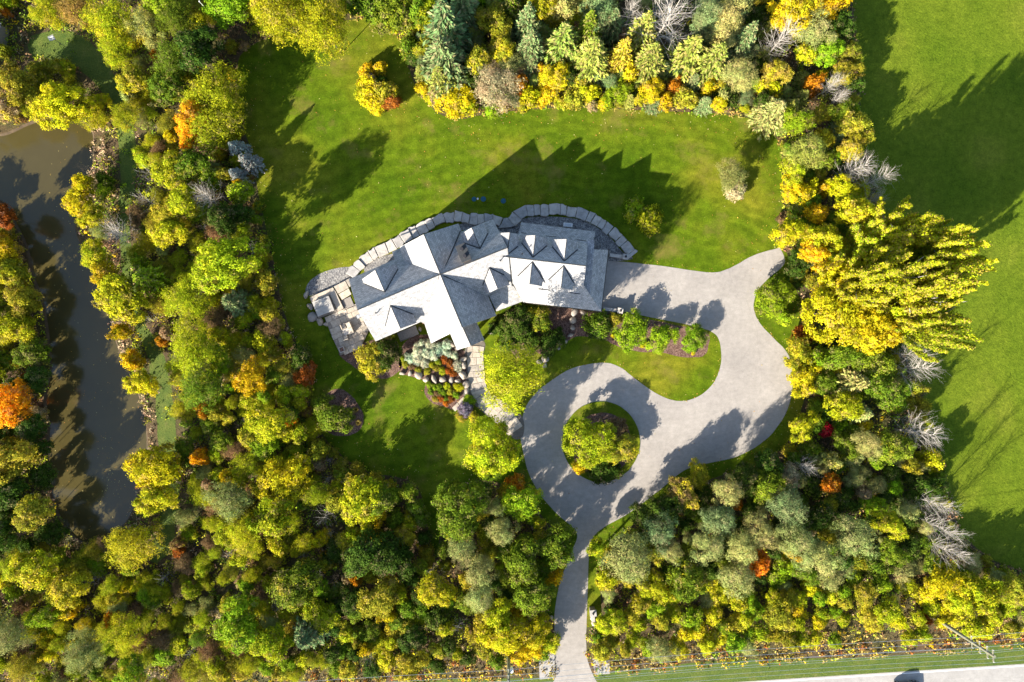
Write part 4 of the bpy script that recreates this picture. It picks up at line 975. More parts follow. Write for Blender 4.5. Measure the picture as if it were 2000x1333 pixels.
# ------------------------------------------------------------ trees seen one by one
TREES = [
# top left
(122,207,52,9,'B','yellow',.5,'bright yellow spreading tree overhanging the top end of the pond'),(40,168,36,9,'B','olive',.35),(20,208,30,8,'B','tan',.4),(75,195,25,7,'B','olive',.3),
(422,185,52,9.5,'W','lime',.15),(418,248,48,9,'W','lime',.15),(380,232,28,9,'B','amber',0),(371,268,24,7,'B','amber',-1),
(216,48,48,9,'W','lime',.5),(232,105,34,8,'W','lime',.45),(150,20,34,8,'W','straw',.3),(100,25,34,8,'W','lime',.5),(285,55,36,8,'W','pale',.4),(352,48,36,10,'W','mid',.2),(322,12,32,9,'B','bright',.2),
(392,100,40,11,'B','dark',.1),(342,128,36,9,'W','mid',.2),(338,178,32,9,'B','mid',.3),(308,112,13,5,'U','orange',.3),(262,160,28,7,'B','olive',.5),(247,232,28,7,'W','lime',.4),(275,75,28,8,'X','tan',0),
(462,290,17,6,'S','silver',0,'silvery blue spruce at the lawn edge, topmost of the tight trio'),(484,316,18,7,'S','silver',0,'silvery blue spruce at the lawn edge, the trio member furthest into the lawn'),(463,342,17,6,'S','silver',0,'silvery blue spruce at the lawn edge, lowest of the tight trio'),
(428,302,12,4,'U','gold',.5),(380,325,34,9,'B','mid',.3),(345,330,36,9,'B','lime',.35),(412,345,20,6,'U','bright',.3),(402,385,34,10,'D','tan',0),(360,395,30,8,'B','lime',.3),(440,430,28,9,'B','dark',.1),(472,375,22,6,'B','bright',.1),(470,420,22,6,'B','dark',.1),
(228,455,36,8,'D','tan',0,'white leafless tree with radiating twigs between pond and track'),(165,362,20,6,'B','yellow',.4),(160,402,26,6,'B','yellow',.4),(182,425,24,6,'B','lime',.5),(168,335,18,5,'X','tan',0),(205,355,18,4,'U','mid',.3),
(300,345,30,7,'X','tan',0),(285,395,32,7,'X','tan',0),(330,420,28,7,'B','olive',.45),(335,455,30,8,'B','lime',.3),
(560,40,56,14,'W','lime',.35,'tall feathery yellow-green tree at the top of the lawn, left of its twin'),(640,62,52,14,'W','lime',.25,'tall feathery yellow-green tree at the top of the lawn, right of its twin'),(600,5,50,13,'W','lime',.3),(452,18,40,11,'B','bright',.2),(520,10,34,11,'B','lime',.4),
(722,5,46,11,'B','mid',.2),(775,28,42,11,'B','mid',.25),(812,8,40,11,'B','mid',.2),(808,55,13,5,'U','gold',.6),(800,85,22,6,'U','mid',.3),(840,25,30,10,'B','lime',.2),
(716,138,15,3,'U','gold',.5),(742,132,13,3,'U','gold',.5),(720,160,20,3.5,'U','yellow',.3),(728,190,26,3.5,'U','yellow',.35),(750,178,24,4,'U','olive',.4),(764,196,17,3,'U','rust',.2),(712,178,18,3,'U','lime',.5),(738,205,18,2.5,'U','yellow',.5),(724,152,10,3,'U','purple',.0),(745,160,12,3,'U','dark',.1),
(872,55,48,17,'S','blue',0,'very tall blue-green spruce left of the top wood, uppermost of three'),(868,118,44,16,'S','blue',.1,'very tall blue-green spruce left of the top wood, middle of three'),(862,155,30,10,'S','fir',.2,'shorter light green spruce left of the top wood, lowest of three'),(905,15,36,14,'S','blue',0),
(885,192,38,4,'U','yellow',.4,'wide yellow bush on the lawn edge under the spruces'),(858,182,20,3,'U','tan',.3),(905,205,22,3,'U','lime',.5),(965,165,50,7,'W','pink',0,'dusty pink and cream feathery tree on the lawn edge of the wood'),
(978,92,28,8,'B','olive',.5),(965,45,32,9,'B','olive',.35),(995,15,30,10,'S','mid',.1),(935,120,22,9,'B','olive',.4),
(1032,45,28,13,'S','blue',.1),(1038,92,30,12,'S','blue',.1),(1100,85,38,13,'S','fir',.1),(1155,112,40,13,'S','fir',.15),(1148,60,30,13,'S','mid',.1),(1214,108,27,12,'S','olive',.2),(1268,118,36,12,'S','fir',.1),(1255,62,32,13,'S','fir',.1),(1345,105,36,12,'S','fir',.1),(1392,118,34,12,'S','fir',.1),
(1442,148,38,9,'P','pale',.2),(1418,45,42,13,'P','pale',.1),(1378,40,30,13,'P','blue',.1),(1452,78,28,12,'S','blue',.1),(1165,22,36,13,'P','blue',0),(1112,12,32,12,'B','pale',.3),(1065,12,34,12,'B','lime',.3),(1195,50,26,11,'S','blue',0),
(1300,40,88,14,'D','tan',0,'largest leafless tree, whitish and wide, in the top wood'),(1232,28,34,12,'D','tan',0),
(1085,150,28,6,'B','yellow',.5),(1070,182,20,4,'U','gold',.5),(1150,178,22,4,'U','yellow',.5),(1232,138,20,6,'U','yellow',.5),(1272,177,24,5,'B','gold',.4,'dense round golden bush on the lawn edge of the top wood'),(1318,165,15,4,'U','orange',.3),(1385,165,16,4,'U','gold',.4),(1215,178,28,4,'U','bright',.2),(1035,190,22,4,'U','yellow',.4),(1120,190,22,3.5,'U','olive',.4),(1340,190,22,4,'U','olive',.3),(1015,165,18,5,'U','orange',.4),(1425,185,24,4,'U','dark',.2),(1300,195,18,3,'U','gold',.3),(1190,195,16,3,'U','bright',.3),(1400,95,14,7,'U','orange',.3),
(1560,12,52,11,'B','gold',.5,'large golden tree at the top right corner of the wood'),(1615,15,36,10,'B','gold',.4),(1528,38,24,9,'B','gold',.5),(1525,78,42,12,'D','tan',0),(1590,62,34,11,'P','pale',.1),(1622,75,13,7,'U','gold',.4),(1612,108,26,8,'B','bright',.2),(1570,108,20,7,'B','lime',.5),
(1515,142,26,7,'B','straw',.5),(1500,170,22,5,'U','yellow',.5),(1590,165,20,6,'U','orange',.3),(1624,165,26,9,'D','tan',0),(1640,192,20,8,'D','tan',0),(1642,60,26,8,'B','dark',.2),(1655,105,24,7,'B','olive',.1),(1650,145,24,7,'B','olive',.2),
(1510,218,32,8,'S','pale',0,'pale blue-green spruce on the upper right corner of the lawn'),(1555,240,27,8,'B','bright',.1),(1570,302,38,10,'P','fir',.1),(1548,335,26,8,'B','lime',.3),(1548,372,28,7,'B','yellow',.4),(1580,375,22,6,'U','yellow',.4),(1672,248,34,7,'B','olive',.3),(1640,218,24,6,'B','mid',.2),(1612,270,20,5,'U','olive',.5),
(1672,335,42,11,'D','tan',0),(1712,352,34,11,'D','tan',0),(1705,388,26,9,'D','tan',0),(1640,370,25,8,'B','yellow',.3),(1612,366,15,6,'U','gold',.4),(1592,420,22,7,'B','gold',.3),(1650,400,26,8,'B','lime',.3),(1428,342,30,6,'W','pale',.1,'lone pale feathery tree standing on the back lawn'),(1437,372,18,3,'U','pink',.1),
(1240,408,21,3.5,'U','bright',.35,'upper of two lime bushes on the lawn behind the garage'),(1270,430,26,4,'U','lime',.3,'lower of two lime bushes on the lawn behind the garage'),
# right side
(1542,455,34,9,'B','yellow',.4,'rounded yellow tree at the top end of the drive'),(1590,500,26,10,'B','gold',.4),(1560,512,26,6,'B','dark',.05),(1513,582,33,5,'B','bright',0,'round bright green bush in the drive bend'),(1535,620,15,3,'U','bright',.1),
(1700,470,58,17,'T','lime',.38),(1830,632,50,27,'T','lime',.38),(1765,450,62,23,'T','lime',.35),(1838,515,62,29,'T','lime',.38,'tallest poplar, leaning furthest out over the field'),(1820,585,60,28,'T','lime',.35),(1752,540,62,28,'T','lime',.35),(1690,560,56,22,'T','lime',.4),(1840,470,48,27,'T','lime',.5),
(1630,610,62,15,'B','yellow',.5,'big yellow tree at the foot of the poplars, beside the drive bend'),(1690,640,54,15,'B','gold',.5,'big golden tree at the foot of the poplars, nearer the field'),(1635,540,42,14,'B','yellow',.3),(1670,420,36,13,'B','lime',.5),(1745,500,52,19,'B','lime',.35),(1778,600,50,19,'B','lime',.35),(1815,545,38,21,'W','lime',.35),(1605,470,28,11,'B','lime',.5),
(1560,690,28,5,'B','olive',.5),(1572,738,32,6,'B','yellow',.5),(1565,660,20,4,'U','rust',.3),(1600,700,22,6,'B','bright',.3),(1782,692,34,12,'D','tan',0),(1788,722,42,12,'D','tan',0),(1650,692,34,10,'B','mid',.2),(1700,705,36,10,'B','mid',.1),(1662,745,32,11,'S','pale',0),(1640,792,34,9,'B','lime',.3),(1722,758,36,10,'B','mid',.2),(1790,757,16,5,'U','olive',.3),(1675,805,26,9,'S','pale',0),
(1800,850,48,12,'D','tan',0,'pale leafless tree at the field edge right of the crimson bush'),(1770,820,26,8,'X','tan',0),(1614,840,14,4,'U','red',-1,'only crimson bush, in the wood below the drive bend'),(1566,832,26,7,'B','lime',.3),(1690,866,28,9,'P','pale',0),(1742,872,32,9,'B','mid',.25),(1820,900,20,6,'U','lime',.3),
(1572,912,28,9,'D','tan',0),(1540,928,22,6,'B','pink',.1),(1618,945,18,7,'B','orange',.3,'single orange bush in the dark lower right wood'),(1620,900,17,7,'B','pale',.4),(1732,1020,28,9,'B','lime',.3),(1662,1045,42,12,'P','pale',0),(1552,1058,40,12,'P','pale',0),(1532,985,38,12,'P','blue',0),
(1825,985,36,12,'D','tan',0),(1842,1032,38,12,'D','tan',0),(1856,1078,36,12,'D','tan',0),(1835,1132,32,7,'B','yellow',.4),(1915,1158,38,8,'B','lime',.5),(1985,1150,30,7,'B','olive',.3),(1870,1175,32,7,'B','lime',.5),
# lower right wood
(1228,1087,50,11,'P','pale',0,'widest pale grey-green pine right of the drive fork'),(1289,1036,34,11,'P','blue',0),(1308,1072,24,10,'P','pale',.1),(1380,1060,36,11,'P','pale',0),(1400,1012,32,11,'P','blue',.1),(1420,957,30,11,'P','pale',.1),(1482,1036,34,11,'P','pale',0),(1446,1068,30,11,'P','pale',.1),(1332,962,30,8,'B','brown',.5),(1362,926,24,6,'B','olive',.5),(1436,1124,38,11,'P','pale',.1),(1336,1124,38,10,'B','mid',.3),(1478,1096,22,9,'B','orange',.1,'orange-brown tree among the grey-green pines'),(1549,1082,11,8,'U','gold',.4),(1184,1130,22,6,'B','lime',.4),(1162,1068,18,6,'B','lime',.4),(1300,995,30,8,'B','dark',.05),(1252,1004,26,7,'B','dark',.05),(1454,935,30,8,'B','dark',.05),(1495,945,30,9,'B','mid',.1),(1600,1090,36,11,'P','pale',.15),(1590,1010,32,9,'B','dark',.05),(1500,905,28,7,'B','dark',.1),
# left of the entrance drive
(898,990,50,13,'B','mid',.05,'large round dark green tree left of the drive fork'),(966,990,18,9,'P','pale',0),(978,1036,30,10,'P','pale',0),(1018,980,34,8,'B','bright',.3),(1008,946,17,6,'U','orange',.4),(901,1067,30,10,'P','pale',0),(934,1110,36,10,'P','pale',.1),(1021,1093,40,10,'B','mid',.15),(1088,1062,36,9,'B','mid',.1),(1079,1126,17,6,'U','gold',.4),(1046,1158,38,9,'B','mid',.2),(938,1165,32,9,'P','pale',.1),(854,1150,34,9,'B','lime',.5),(988,1240,42,8,'B','yellow',.5),(1044,1232,34,7,'B','yellow',.45),(1024,1268,30,6,'B','gold',.3),(1014,1196,15,6,'U','gold',.4),(897,1222,24,5,'X','tan',0),(974,1200,28,8,'B','lime',.3),
# garden
(1004,735,62,21,'W','lime',.2,'large yellow-green tree spreading over the front walk and drive edge'),(960,872,52,14,'B','lime',.4,'bright lime tree at the foot of the front walk'),(728,708,36,6,'B','olive',.45,'dense olive-yellow tree at the terrace corner of the house'),(755,690,30,6,'B','dark',.05),
(1012,628,32,6,'B','dark',0),(1050,618,28,5,'B','mid',.35),(992,652,26,5,'B','dark',.05),(1078,668,28,3,'U','dark',0),(1030,665,26,4,'U','dark',0),(1170,633,25,3,'U','mid',0),(1166,645,18,2.6,'U','dark',0),(1202,624,13,2.4,'U','olive',.2),(1234,647,33,4,'B','bright',.05,'widest bright green bush in the mulch bed along the drive'),(1292,661,27,3.6,'B','bright',.1,'middle bright green bush in the mulch bed along the drive'),(1356,662,25,3.6,'B','bright',.1,'bright green bush at the outer end of the drive bed'),
(1198,656,5,.8,'U','yellow',.3),(1263,673,5,.8,'U','yellow',.3),(1255,676,4,.8,'U','yellow',.3),(1354,690,4,.7,'U','gold',.3),(982,672,14,2.5,'U','bright',.2),(966,640,12,2,'U','dark',0),
(1152,862,50,6,'B','lime',-.2,'bright lime maple filling the left of the driveway island'),(1206,836,20,3.5,'B','brown',.1,'rust brown bush at the top of the driveway island'),(1212,878,32,4,'B','olive',.4),(1134,912,14,2,'U','gold',.2),(1180,922,26,3,'U','dark',.1),
(648,812,38,5,'B','mid',.02,'round dark green tree in the round bed of the lower lawn'),(695,800,9,1.3,'G','straw',0),(700,826,9,1.3,'G','straw',0),(692,815,7,1.1,'G','pale',0),
(908,800,15,2.5,'U','purple',-1,'purple leaved shrub beside the front walk'),(915,785,12,1.5,'U','bright',.2),(900,815,11,1.5,'U','olive',.3),(925,815,11,1.5,'U','olive',.5),
# left and lower woods
(449,515,56,15,'B','lime',.35,'large rounded lime tree at the left lawn edge, level with the house'),(460,590,30,9,'S','blue',.1),(598,728,24,5,'B','rust',.1),(590,700,22,5,'B','dark',.1),(528,825,36,10,'B','lime',.4),(566,822,11,6,'U','orange',.4),(494,736,34,9,'B','gold',.2),(400,803,13,7,'U','orange',.4),(388,893,15,7,'U','amber',-1),(445,930,12,7,'U','gold',.5),
(556,938,56,7,'B','yellow',.55,'large bright yellow tree left of the lower lawn'),(706,980,46,9,'B','lime',.4),(740,1010,17,6,'U','gold',.5),(745,975,30,8,'B','mid',.2),(800,1020,17,4,'U','lime',.4),(694,1128,13,6,'U','orange',.4,'small orange bush in the dark wood below the lawn'),(742,1168,38,9,'B','olive',.3),(604,1236,36,10,'S','blue',0,'blue-green spruce near the bottom edge of the wood'),(580,1140,46,10,'B','mid',.3),(468,1214,44,10,'B','bright',.3),(530,1252,34,8,'B','lime',.4),(660,1130,26,8,'X','tan',0),(720,1080,44,9,'B','dark',.1),(770,1090,40,9,'B','dark',.1),(640,1010,28,7,'X','brown',0),
(530,1010,40,9,'B','lime',.4),(450,975,40,9,'W','pale',.3),(480,1040,36,9,'W','lime',.4),(620,880,22,5,'U','olive',.4),(615,905,20,4,'U','tan',.3),
(189,500,28,7,'B','lime',.5),(207,535,26,7,'B','gold',.3),(245,588,44,9,'B','lime',.35),(232,650,16,6,'U','gold',.4),(288,545,32,8,'S','bright',.1),(257,704,17,5,'U','gold',.4),(280,748,26,6,'B','yellow',.5),(385,682,54,11,'W','lime',.25),(372,588,44,10,'W','lime',.3),(398,752,42,10,'W','mid',.3),(315,667,11,4,'U','orange',.4),
(297,912,48,9,'B','yellow',.45,'wide yellow tree with orange edge leaning over the lower pond'),(309,972,32,8,'B','lime',.5),(262,1067,44,8,'W','olive',.6),(72,1000,32,10,'B','olive',.4),(72,1108,38,10,'B','lime',.5),(142,1148,38,9,'B','olive',.55),(132,1185,20,7,'U','gold',.5),(22,1235,38,11,'P','pale',0),(96,1200,24,9,'B','bright',.1),(170,1270,38,10,'W','pale',.3),(252,1230,34,9,'W','lime',.4),(221,1207,13,6,'U','orange',.4),(260,1305,30,8,'B','bright',.4),
(25,785,46,9,'B','amber',-1,'brilliant orange-gold tree on the left pond bank'),(10,485,30,6,'B','gold',-.1),(18,535,36,7,'B','olive',.5),(48,585,34,7,'B','olive',.4),(30,640,40,7,'B','lime',.3),(62,690,34,6,'B','mid',.2),(78,740,24,6,'B','dark',.2),(12,425,24,8,'B','rust',.2),(60,830,30,7,'B','dark',.1),(80,875,24,6,'B','dark',.1),(30,900,40,10,'B','olive',.3),(25,960,36,10,'B','dark',.05),(88,930,22,6,'B','dark',.1),(104,1040,24,6,'B','dark',.1),(10,1040,30,10,'B','dark',.05),(8,985,16,8,'S','blue',0),
]
for T_ in TREES:
    x, y, r, h, k, c = T_[:6]; plant(x, y, r, h, k, c, T_[6] if len(T_) > 6 else .3, T_[7] if len(T_) > 7 else None)
# garden shrubs, pixel lists
for x, y in ((816,676),(828,683),(815,690),(802,701),(831,706),(806,706),(817,701),(885,697),(876,690),(892,712),(799,699),(838,676),(858,683),(846,690),(822,668),(872,674),(845,672),(834,694)):
    plant(x+rnd.uniform(-3, 3), y+rnd.uniform(-3, 3), rnd.uniform(7, 13), rnd.uniform(.8, 1.5), 'U', 'mint', -1)
for x, y in ((878,710),(876,726),(886,730),(869,703),(884,718)): plant(x, y, rnd.uniform(6, 9), 1.1, 'U', 'rust', -1)
for x, y, c in ((792,712,'olive'),(817,722,'olive'),(842,712,'lime'),(854,719,'olive'),(856,708,'bright'),(835,726,'olive'),(865,726,'lime'),(788,702,'bright'),(806,716,'brown')): plant(x, y, rnd.uniform(6, 8), .9, 'U', c, .2)
for x, y, c, r in ((847,756,'bright',8),(857,758,'mid',8),(872,755,'lime',8),(863,767,'bright',9),(880,766,'olive',8),(896,757,'yellow',11),(855,771,'brown',7),(862,778,'rust',8),(880,780,'rust',8),(871,780,'mid',7),(851,780,'olive',7),(890,772,'bright',8),(838,752,'bright',7),(842,765,'mid',7),(871,788,'orange',6)): plant(x, y, r, 1.0, 'U', c, .15)

# ------------------------------------------------------------ fill the woods
def clear(x, y, m):
    for dx, dy in ((0, 0), (m, 0), (-m, 0), (0, m), (0, -m)):
        for P_ in (LAWN, FIELD, POND, HOUSE, DRIVE):
            if inpoly([x+dx], [y+dy], P_)[0]: return False
        if y+dy > road_y(x)-62 and y < road_y(x)+170: return False
    for dx, dy in ((0, 0), (m*1.3, 0), (-m*1.3, 0)):
        if inpoly([x+dx], [y+dy], TRACK)[0]: return False
    return True
def zone(x, y):
    u = rnd.random()
    def pick(l):
        s_ = 0
        for w_, k, c, mv in l:
            s_ += w_
            if u < s_: return k, c, mv
        return l[-1][1:]
    if y < 260 and 780 < x < 1660: return pick([(.28,'S','fir',.1),(.18,'S','blue',.05),(.14,'P','blue',0),(.1,'P','pale',.1),(.12,'B','dark',.1),(.1,'B','olive',.4),(.08,'B','yellow',.4)])
    if y > 880 and x > 1130: 
        if y > 1130: return pick([(.42,'B','lime',.35),(.2,'B','olive',.4),(.16,'B','bright',.3),(.1,'P','pale',.1),(.12,'B','yellow',.4)])
        return pick([(.35,'B','dark',.05),(.3,'B','mid',.1),(.2,'P','pale',0),(.1,'B','bright',.2),(.05,'B','olive',.4)])
    if x > 1560: return pick([(.3,'B','mid',.2),(.2,'B','olive',.4),(.15,'B','bright',.2),(.12,'B','dark',.1),(.13,'B','yellow',.4),(.1,'X','tan',0)])
    if x < 130 and 380 < y < 1080: return pick([(.3,'B','olive',.3),(.35,'B','dark',.1),(.2,'B','mid',.3),(.15,'B','lime',.4)])
    if y > 930 and x > 640: return pick([(.22,'B','dark',.08),(.28,'B','mid',.25),(.2,'B','olive',.4),(.1,'X','tan',0),(.2,'B','lime',.4)])
    return pick([(.20,'B','lime',.3),(.08,'B','mid',.25),(.24,'W','lime',.25),(.10,'B','olive',.4),(.08,'W','olive',.3),(.05,'B','bright',.2),(.10,'X','tan',0),(.05,'W','pale',.3),(.05,'B','yellow',.4),(.05,'W','brown',.2)])
PONDA = np.array(POND)
cnt = 0
for _ in range(26000):
    x = rnd.uniform(-130, 2090); y = rnd.uniform(-110, 1395)
    if y > 1380 and y < 1462: continue
    scr = (x < 60 and 20 < y < 150) or (y < 110 and 200 < x < 330) or (35 < y < 130 and 60 < x < 250) or (30 < y < 170 and 400 < x < 470)
    if scr: continue
    left = x < 640 and y > 200
    r = rnd.triangular(11, 32, 15); inside = in_frame(x, y)
    if not inside: r = rnd.uniform(32, 52)
    P_ = np.array(PLACED); d = np.hypot(P_[:, 0]-x, P_[:, 1]-y)
    if (d < (P_[:, 2]+r)*(.55 if inside else .85)).any(): continue
    if 150 < x < 400 and 240 < y < 1060 and (np.hypot(PONDA[:, 0]-x, PONDA[:, 1]-y) < 30).any(): continue
    k, c, mv = zone(x, y)
    h = rnd.uniform(4.6, 7.2) if r > 24 else rnd.uniform(2.6, 5.4)
    if 150 < x < 420 and y > 200: r = min(r, 24); h = min(h, rnd.uniform(2.6, 4.6)); k = 'W' if (k == 'B' and rnd.random() < .45) else k
    if x < 150 and 250 < y < 1080: h = min(h, 6)
    if x < 660 and y < 960 and x > 320: h = min(h, rnd.uniform(4.5, 6.5))
    f = 1-.62*h/H; bx, by = 1000+(x-1000)*f, 666.5+(y-666.5)*f
    if not clear(bx, by, 6 if r < 24 else 12) or not clear(x, y, r*.35): continue
    if k == 'X': r = min(r, 26); h = min(h, 6)
    plant(x, y, r, h, k, c, mv); cnt += 1
    if cnt > 820: break
print('fill trees', cnt, 'all', len(tree_items))
# low bushes along the wood edges
edge = [(p, 1) for p in LAWN[::2]] + [(p, -1) for p in FIELD[20:80:1]]
cnt = 0
for (p, s_) in edge:
    for _ in range(2):
        x = p[0]+rnd.uniform(-26, 26); y = p[1]+rnd.uniform(-26, 26)
        if not in_frame(x, y) or not clear(x, y, 5): continue
        if any(math.hypot(q[0]-x, q[1]-y) < 13 for q in PLACED[-400:]): continue
        c = rnd.choice(('olive','lime','mid','bright','brown','dark','olive')) if y > 260 else rnd.choice(('yellow','lime','gold','bright','olive','tan'))
        plant(x, y, rnd.uniform(9, 16), rnd.uniform(1.6, 3), 'U', c, rnd.uniform(.1, .5)); cnt += 1
for _ in range(900):
    x = rnd.uniform(0, 2000); y = rnd.uniform(0, 1290)
    if cnt > 190: break
    if (30 < y < 170 and 400 < x < 470) or not clear(x, y, 8): continue
    if any(math.hypot(q[0]-x, q[1]-y) < q[2]*.55+4 for q in PLACED): continue
    plant(x, y, rnd.uniform(9, 17), rnd.uniform(3, 5.5), 'U', rnd.choice(('brown','rust','tan','bright','yellow','orange','olive','gold','pale','brown','tan')), rnd.uniform(.1, .4)); cnt += 1
print('edge', cnt)
orderlabel(tree_items, None)
for it in tree_items:
    w_ = it[0]['label'].split()
    if len(w_) > 16 and w_[0] in ('small', 'large'): w_ = w_[1:]
    if len(w_) > 16: w_ = [q for q in w_ if q not in ('leafless', 'feathery', 'soft', 'twiggy')]
    if len(w_) > 16: w_ = [q for q in w_ if q not in ('tree', 'bush')]
    it[0]['label'] = ' '.join(w_)
    if len(w_) > 16: print('LONG', it[0]['label'])

# ------------------------------------------------------------ undergrowth and fallen leaves
def smoothnoise(x, y, sc, seed):
    g = np.random.default_rng(seed).random((80, 80)); u = (x/sc) % 79; v = (y/sc) % 79
    i = np.floor(u).astype(int); j = np.floor(v).astype(int); fu = u-i; fv = v-j; fu = fu*fu*(3-2*fu); fv = fv*fv*(3-2*fv)
    i2 = (i+1) % 80; j2 = (j+1) % 80
    return (g[i, j]*(1-fu)+g[i2, j]*fu)*(1-fv)+(g[i, j2]*(1-fu)+g[i2, j2]*fu)*fv
def dist_to(x, y, poly):
    d = np.full(x.shape, 1e9)
    for px_, py_ in poly: d = np.minimum(d, np.hypot(x-px_, y-py_))
    return d
N = 34000
x = rng.uniform(-120, 2120, N); y = rng.uniform(-100, 1420, N)
ry = 1331-.0633*(x-1463)
bad = inpoly(x, y, LAWN)|inpoly(x, y, FIELD)|inpoly(x, y, POND)|inpoly(x, y, HOUSE)|inpoly(x, y, DRIVE)|(y > ry-34)|(inpoly(x, y, TRACK)&(rng.random(N) < .93))
x = x[~bad]; y = y[~bad]; ry = ry[~bad]; n = len(x)
near = dist_to(x, y, LAWN[::2]); nearf = dist_to(x, y, FIELD); nearp = dist_to(x, y, POND[::2])
pal = np.array([COL[c] for c in ('mid','olive','lime','brown','tan','bright','gold','straw','rust')])
q = smoothnoise(x+500, y+500, 38, 1)*.65+smoothnoise(x+500, y+500, 14, 2)*.35
k = np.clip((q-.25)*2*5, 0, 4.99).astype(int); k = np.array([0, 5, 1, 3, 2])[k]
u = rng.random(n); k = np.where(u < .10, 4, np.where(u > .97, 6, k)); k = np.where((u > .3)&(u < .42), 1, k)
k = np.where((near < 13)&(y < 300)&(rng.random(n) < .8), 7, k); k = np.where((nearf < 22)&(rng.random(n) < .7), 3, k)
k = np.where((y > ry-85)&(rng.random(n) < .75), np.where(rng.random(n) < .7, 7, np.where(rng.random(n) < .5, 6, 8)), k); k = np.where((nearp < 26)&(x > 150)&(rng.random(n) < .75), 4, k)
k = np.where((x > 400)&(x < 480)&(y > 30)&(y < 180)&(rng.random(n) < .7), 3, k)
hgt = rng.uniform(.5, 2.2, n)*np.where(near < 13, .4, 1)*np.where(y > ry-85, .6, 1)
hgt = hgt*np.clip(nearp/25, .3, 1)
rad = rng.uniform(.4, 1.15, n)
ML = 16; idx = np.repeat(np.arange(n), ML); m = len(idx)
d = dirs(m); d[:, 2] = np.abs(d[:, 2]); wx = (x-1000)*K; wy = -(y-666.5)*K
pos = np.stack([wx[idx], wy[idx], np.zeros(m)], 1)+d*np.stack([rad[idx], rad[idx], hgt[idx]], 1)*(.55+.45*rng.random((m, 1)))
col = pal[k[idx]]*rng.uniform(.6, 1.7, (m, 1))*rng.uniform(.85, 1.15, (m, 3))
a = rng.uniform(.12, .24, m)
me = leaf_mesh('undergrowth', pos, d+dirs(m)*.8+[0, 0, .3], a, a*.55, None, None, M['undergrowth'], col)
tag(obj('undergrowth', me), 'mixed green and brown undergrowth of weeds and brambles on the wood floor', 'undergrowth', kind='stuff')
# fallen leaves
N = 26000; x = rng.uniform(450, 1700, N); y = rng.uniform(30, 1230, N)
inl = inpoly(x, y, LAWN)&~inpoly(x, y, HOUSE); P_ = np.array([p for p in PLACED if p[2] > 18]); 
dens = np.clip(1-dist_to(x, y, LAWN)/90, 0, 1)**2*.45+.05
ind = inpoly(x, y, DRIVE); de = dist_to(x, y, DRIVE)
dens = np.where(~ind & (de < 9), .9, dens); dens = np.where(ind, np.where(de < 3, .3, .012), dens)
keep = inl&(rng.random(N) < dens); x = x[keep]; y = y[keep]; n = len(x)
pal2 = np.array([(.50,.36,.06),(.45,.25,.04),(.36,.16,.04),(.52,.45,.18)]); col = pal2[rng.integers(0, 4, n)]*rng.uniform(.6, 1.1, (n, 1))
pos = np.stack([(x-1000)*K, -(y-666.5)*K, np.full(n, .06)], 1); a = rng.uniform(.06, .13, n)
me = leaf_mesh('fallen_leaves', pos, np.array([[0, 0, 1.0]])+rng.normal(size=(n, 3))*.3, a, a*.7, None, None, M['undergrowth'], col)
tag(obj('fallen_leaves', me), 'yellow and brown fallen leaves scattered over lawn and drive edges', 'leaves', kind='stuff')
print('leaves', n)
# leaves floating on the pond
N = 2600; x = rng.uniform(90, 290, N); y = rng.uniform(250, 1050, N); dd = rng.random(N)
keep = inpoly(x, y, POND)&(((np.abs(x-208-(y-900)*.1) < 18)&(y > 850)&(y < 970))|(dd < .16)); x = x[keep]; y = y[keep]; n = len(x)
pos = np.stack([(x-1000)*K, -(y-666.5)*K, np.full(n, -.292)], 1); a = rng.uniform(.05, .11, n)
me = leaf_mesh('floating_leaves', pos, np.tile([[0, 0, 1.0]], (n, 1)), a, a*.7, None, None, M['undergrowth'], pal2[rng.integers(0, 4, n)])
tag(obj('floating_leaves', me), 'small pale leaves floating on the dark pond', 'leaves', kind='stuff')

# ------------------------------------------------------------ roadside: poles, wires, gate pillar, car
HT = 15.6
def pole(px, py, lab, arms=True, transformer=False):
    e = empty('utility_pole', at(px, py), lab, 'utility pole', 'utility poles along the road', rz=math.atan(.0633))
    bm = bmesh.new(); tube(bm, (0, 0, -.2), (0, 0, HT), .32, .22, 10); obj('shaft', bm, M['timber_pole'], e)
    for z in (10.4, 12.3, 14.0, 15.3):
        box_obj('crossarm', (0, 0, z), (.16, 2.0, .16), M['timber_pole'], e)
        bm = bmesh.new()
        for q in (-.92, .92): tube(bm, (0, q, z+.05), (0, q, z+.28), .07, .05, 7)
        obj('insulator', bm, M['white_metal'], e)
    if transformer:
        bm = bmesh.new(); tube(bm, (.48, .1, 8.6), (.48, .1, 9.6), .30, .30, 14); obj('transformer', bm, M['white_metal'], e)
    return e
PL = [(1820, 1203), (994, 1262), (170, 1320), (2640, 1148)]
pole(*PL[0], 'tall leaning-looking timber utility pole with crossarms at the lower right'); pole(*PL[1], 'utility pole with white transformer left of the drive mouth', transformer=True)
pole(*PL[2], 'utility pole beyond the lower left edge of the photo'); pole(*PL[3], 'utility pole beyond the right edge of the photo')
order = sorted([at(*p) for p in PL], key=lambda v: v.x); kk = 0
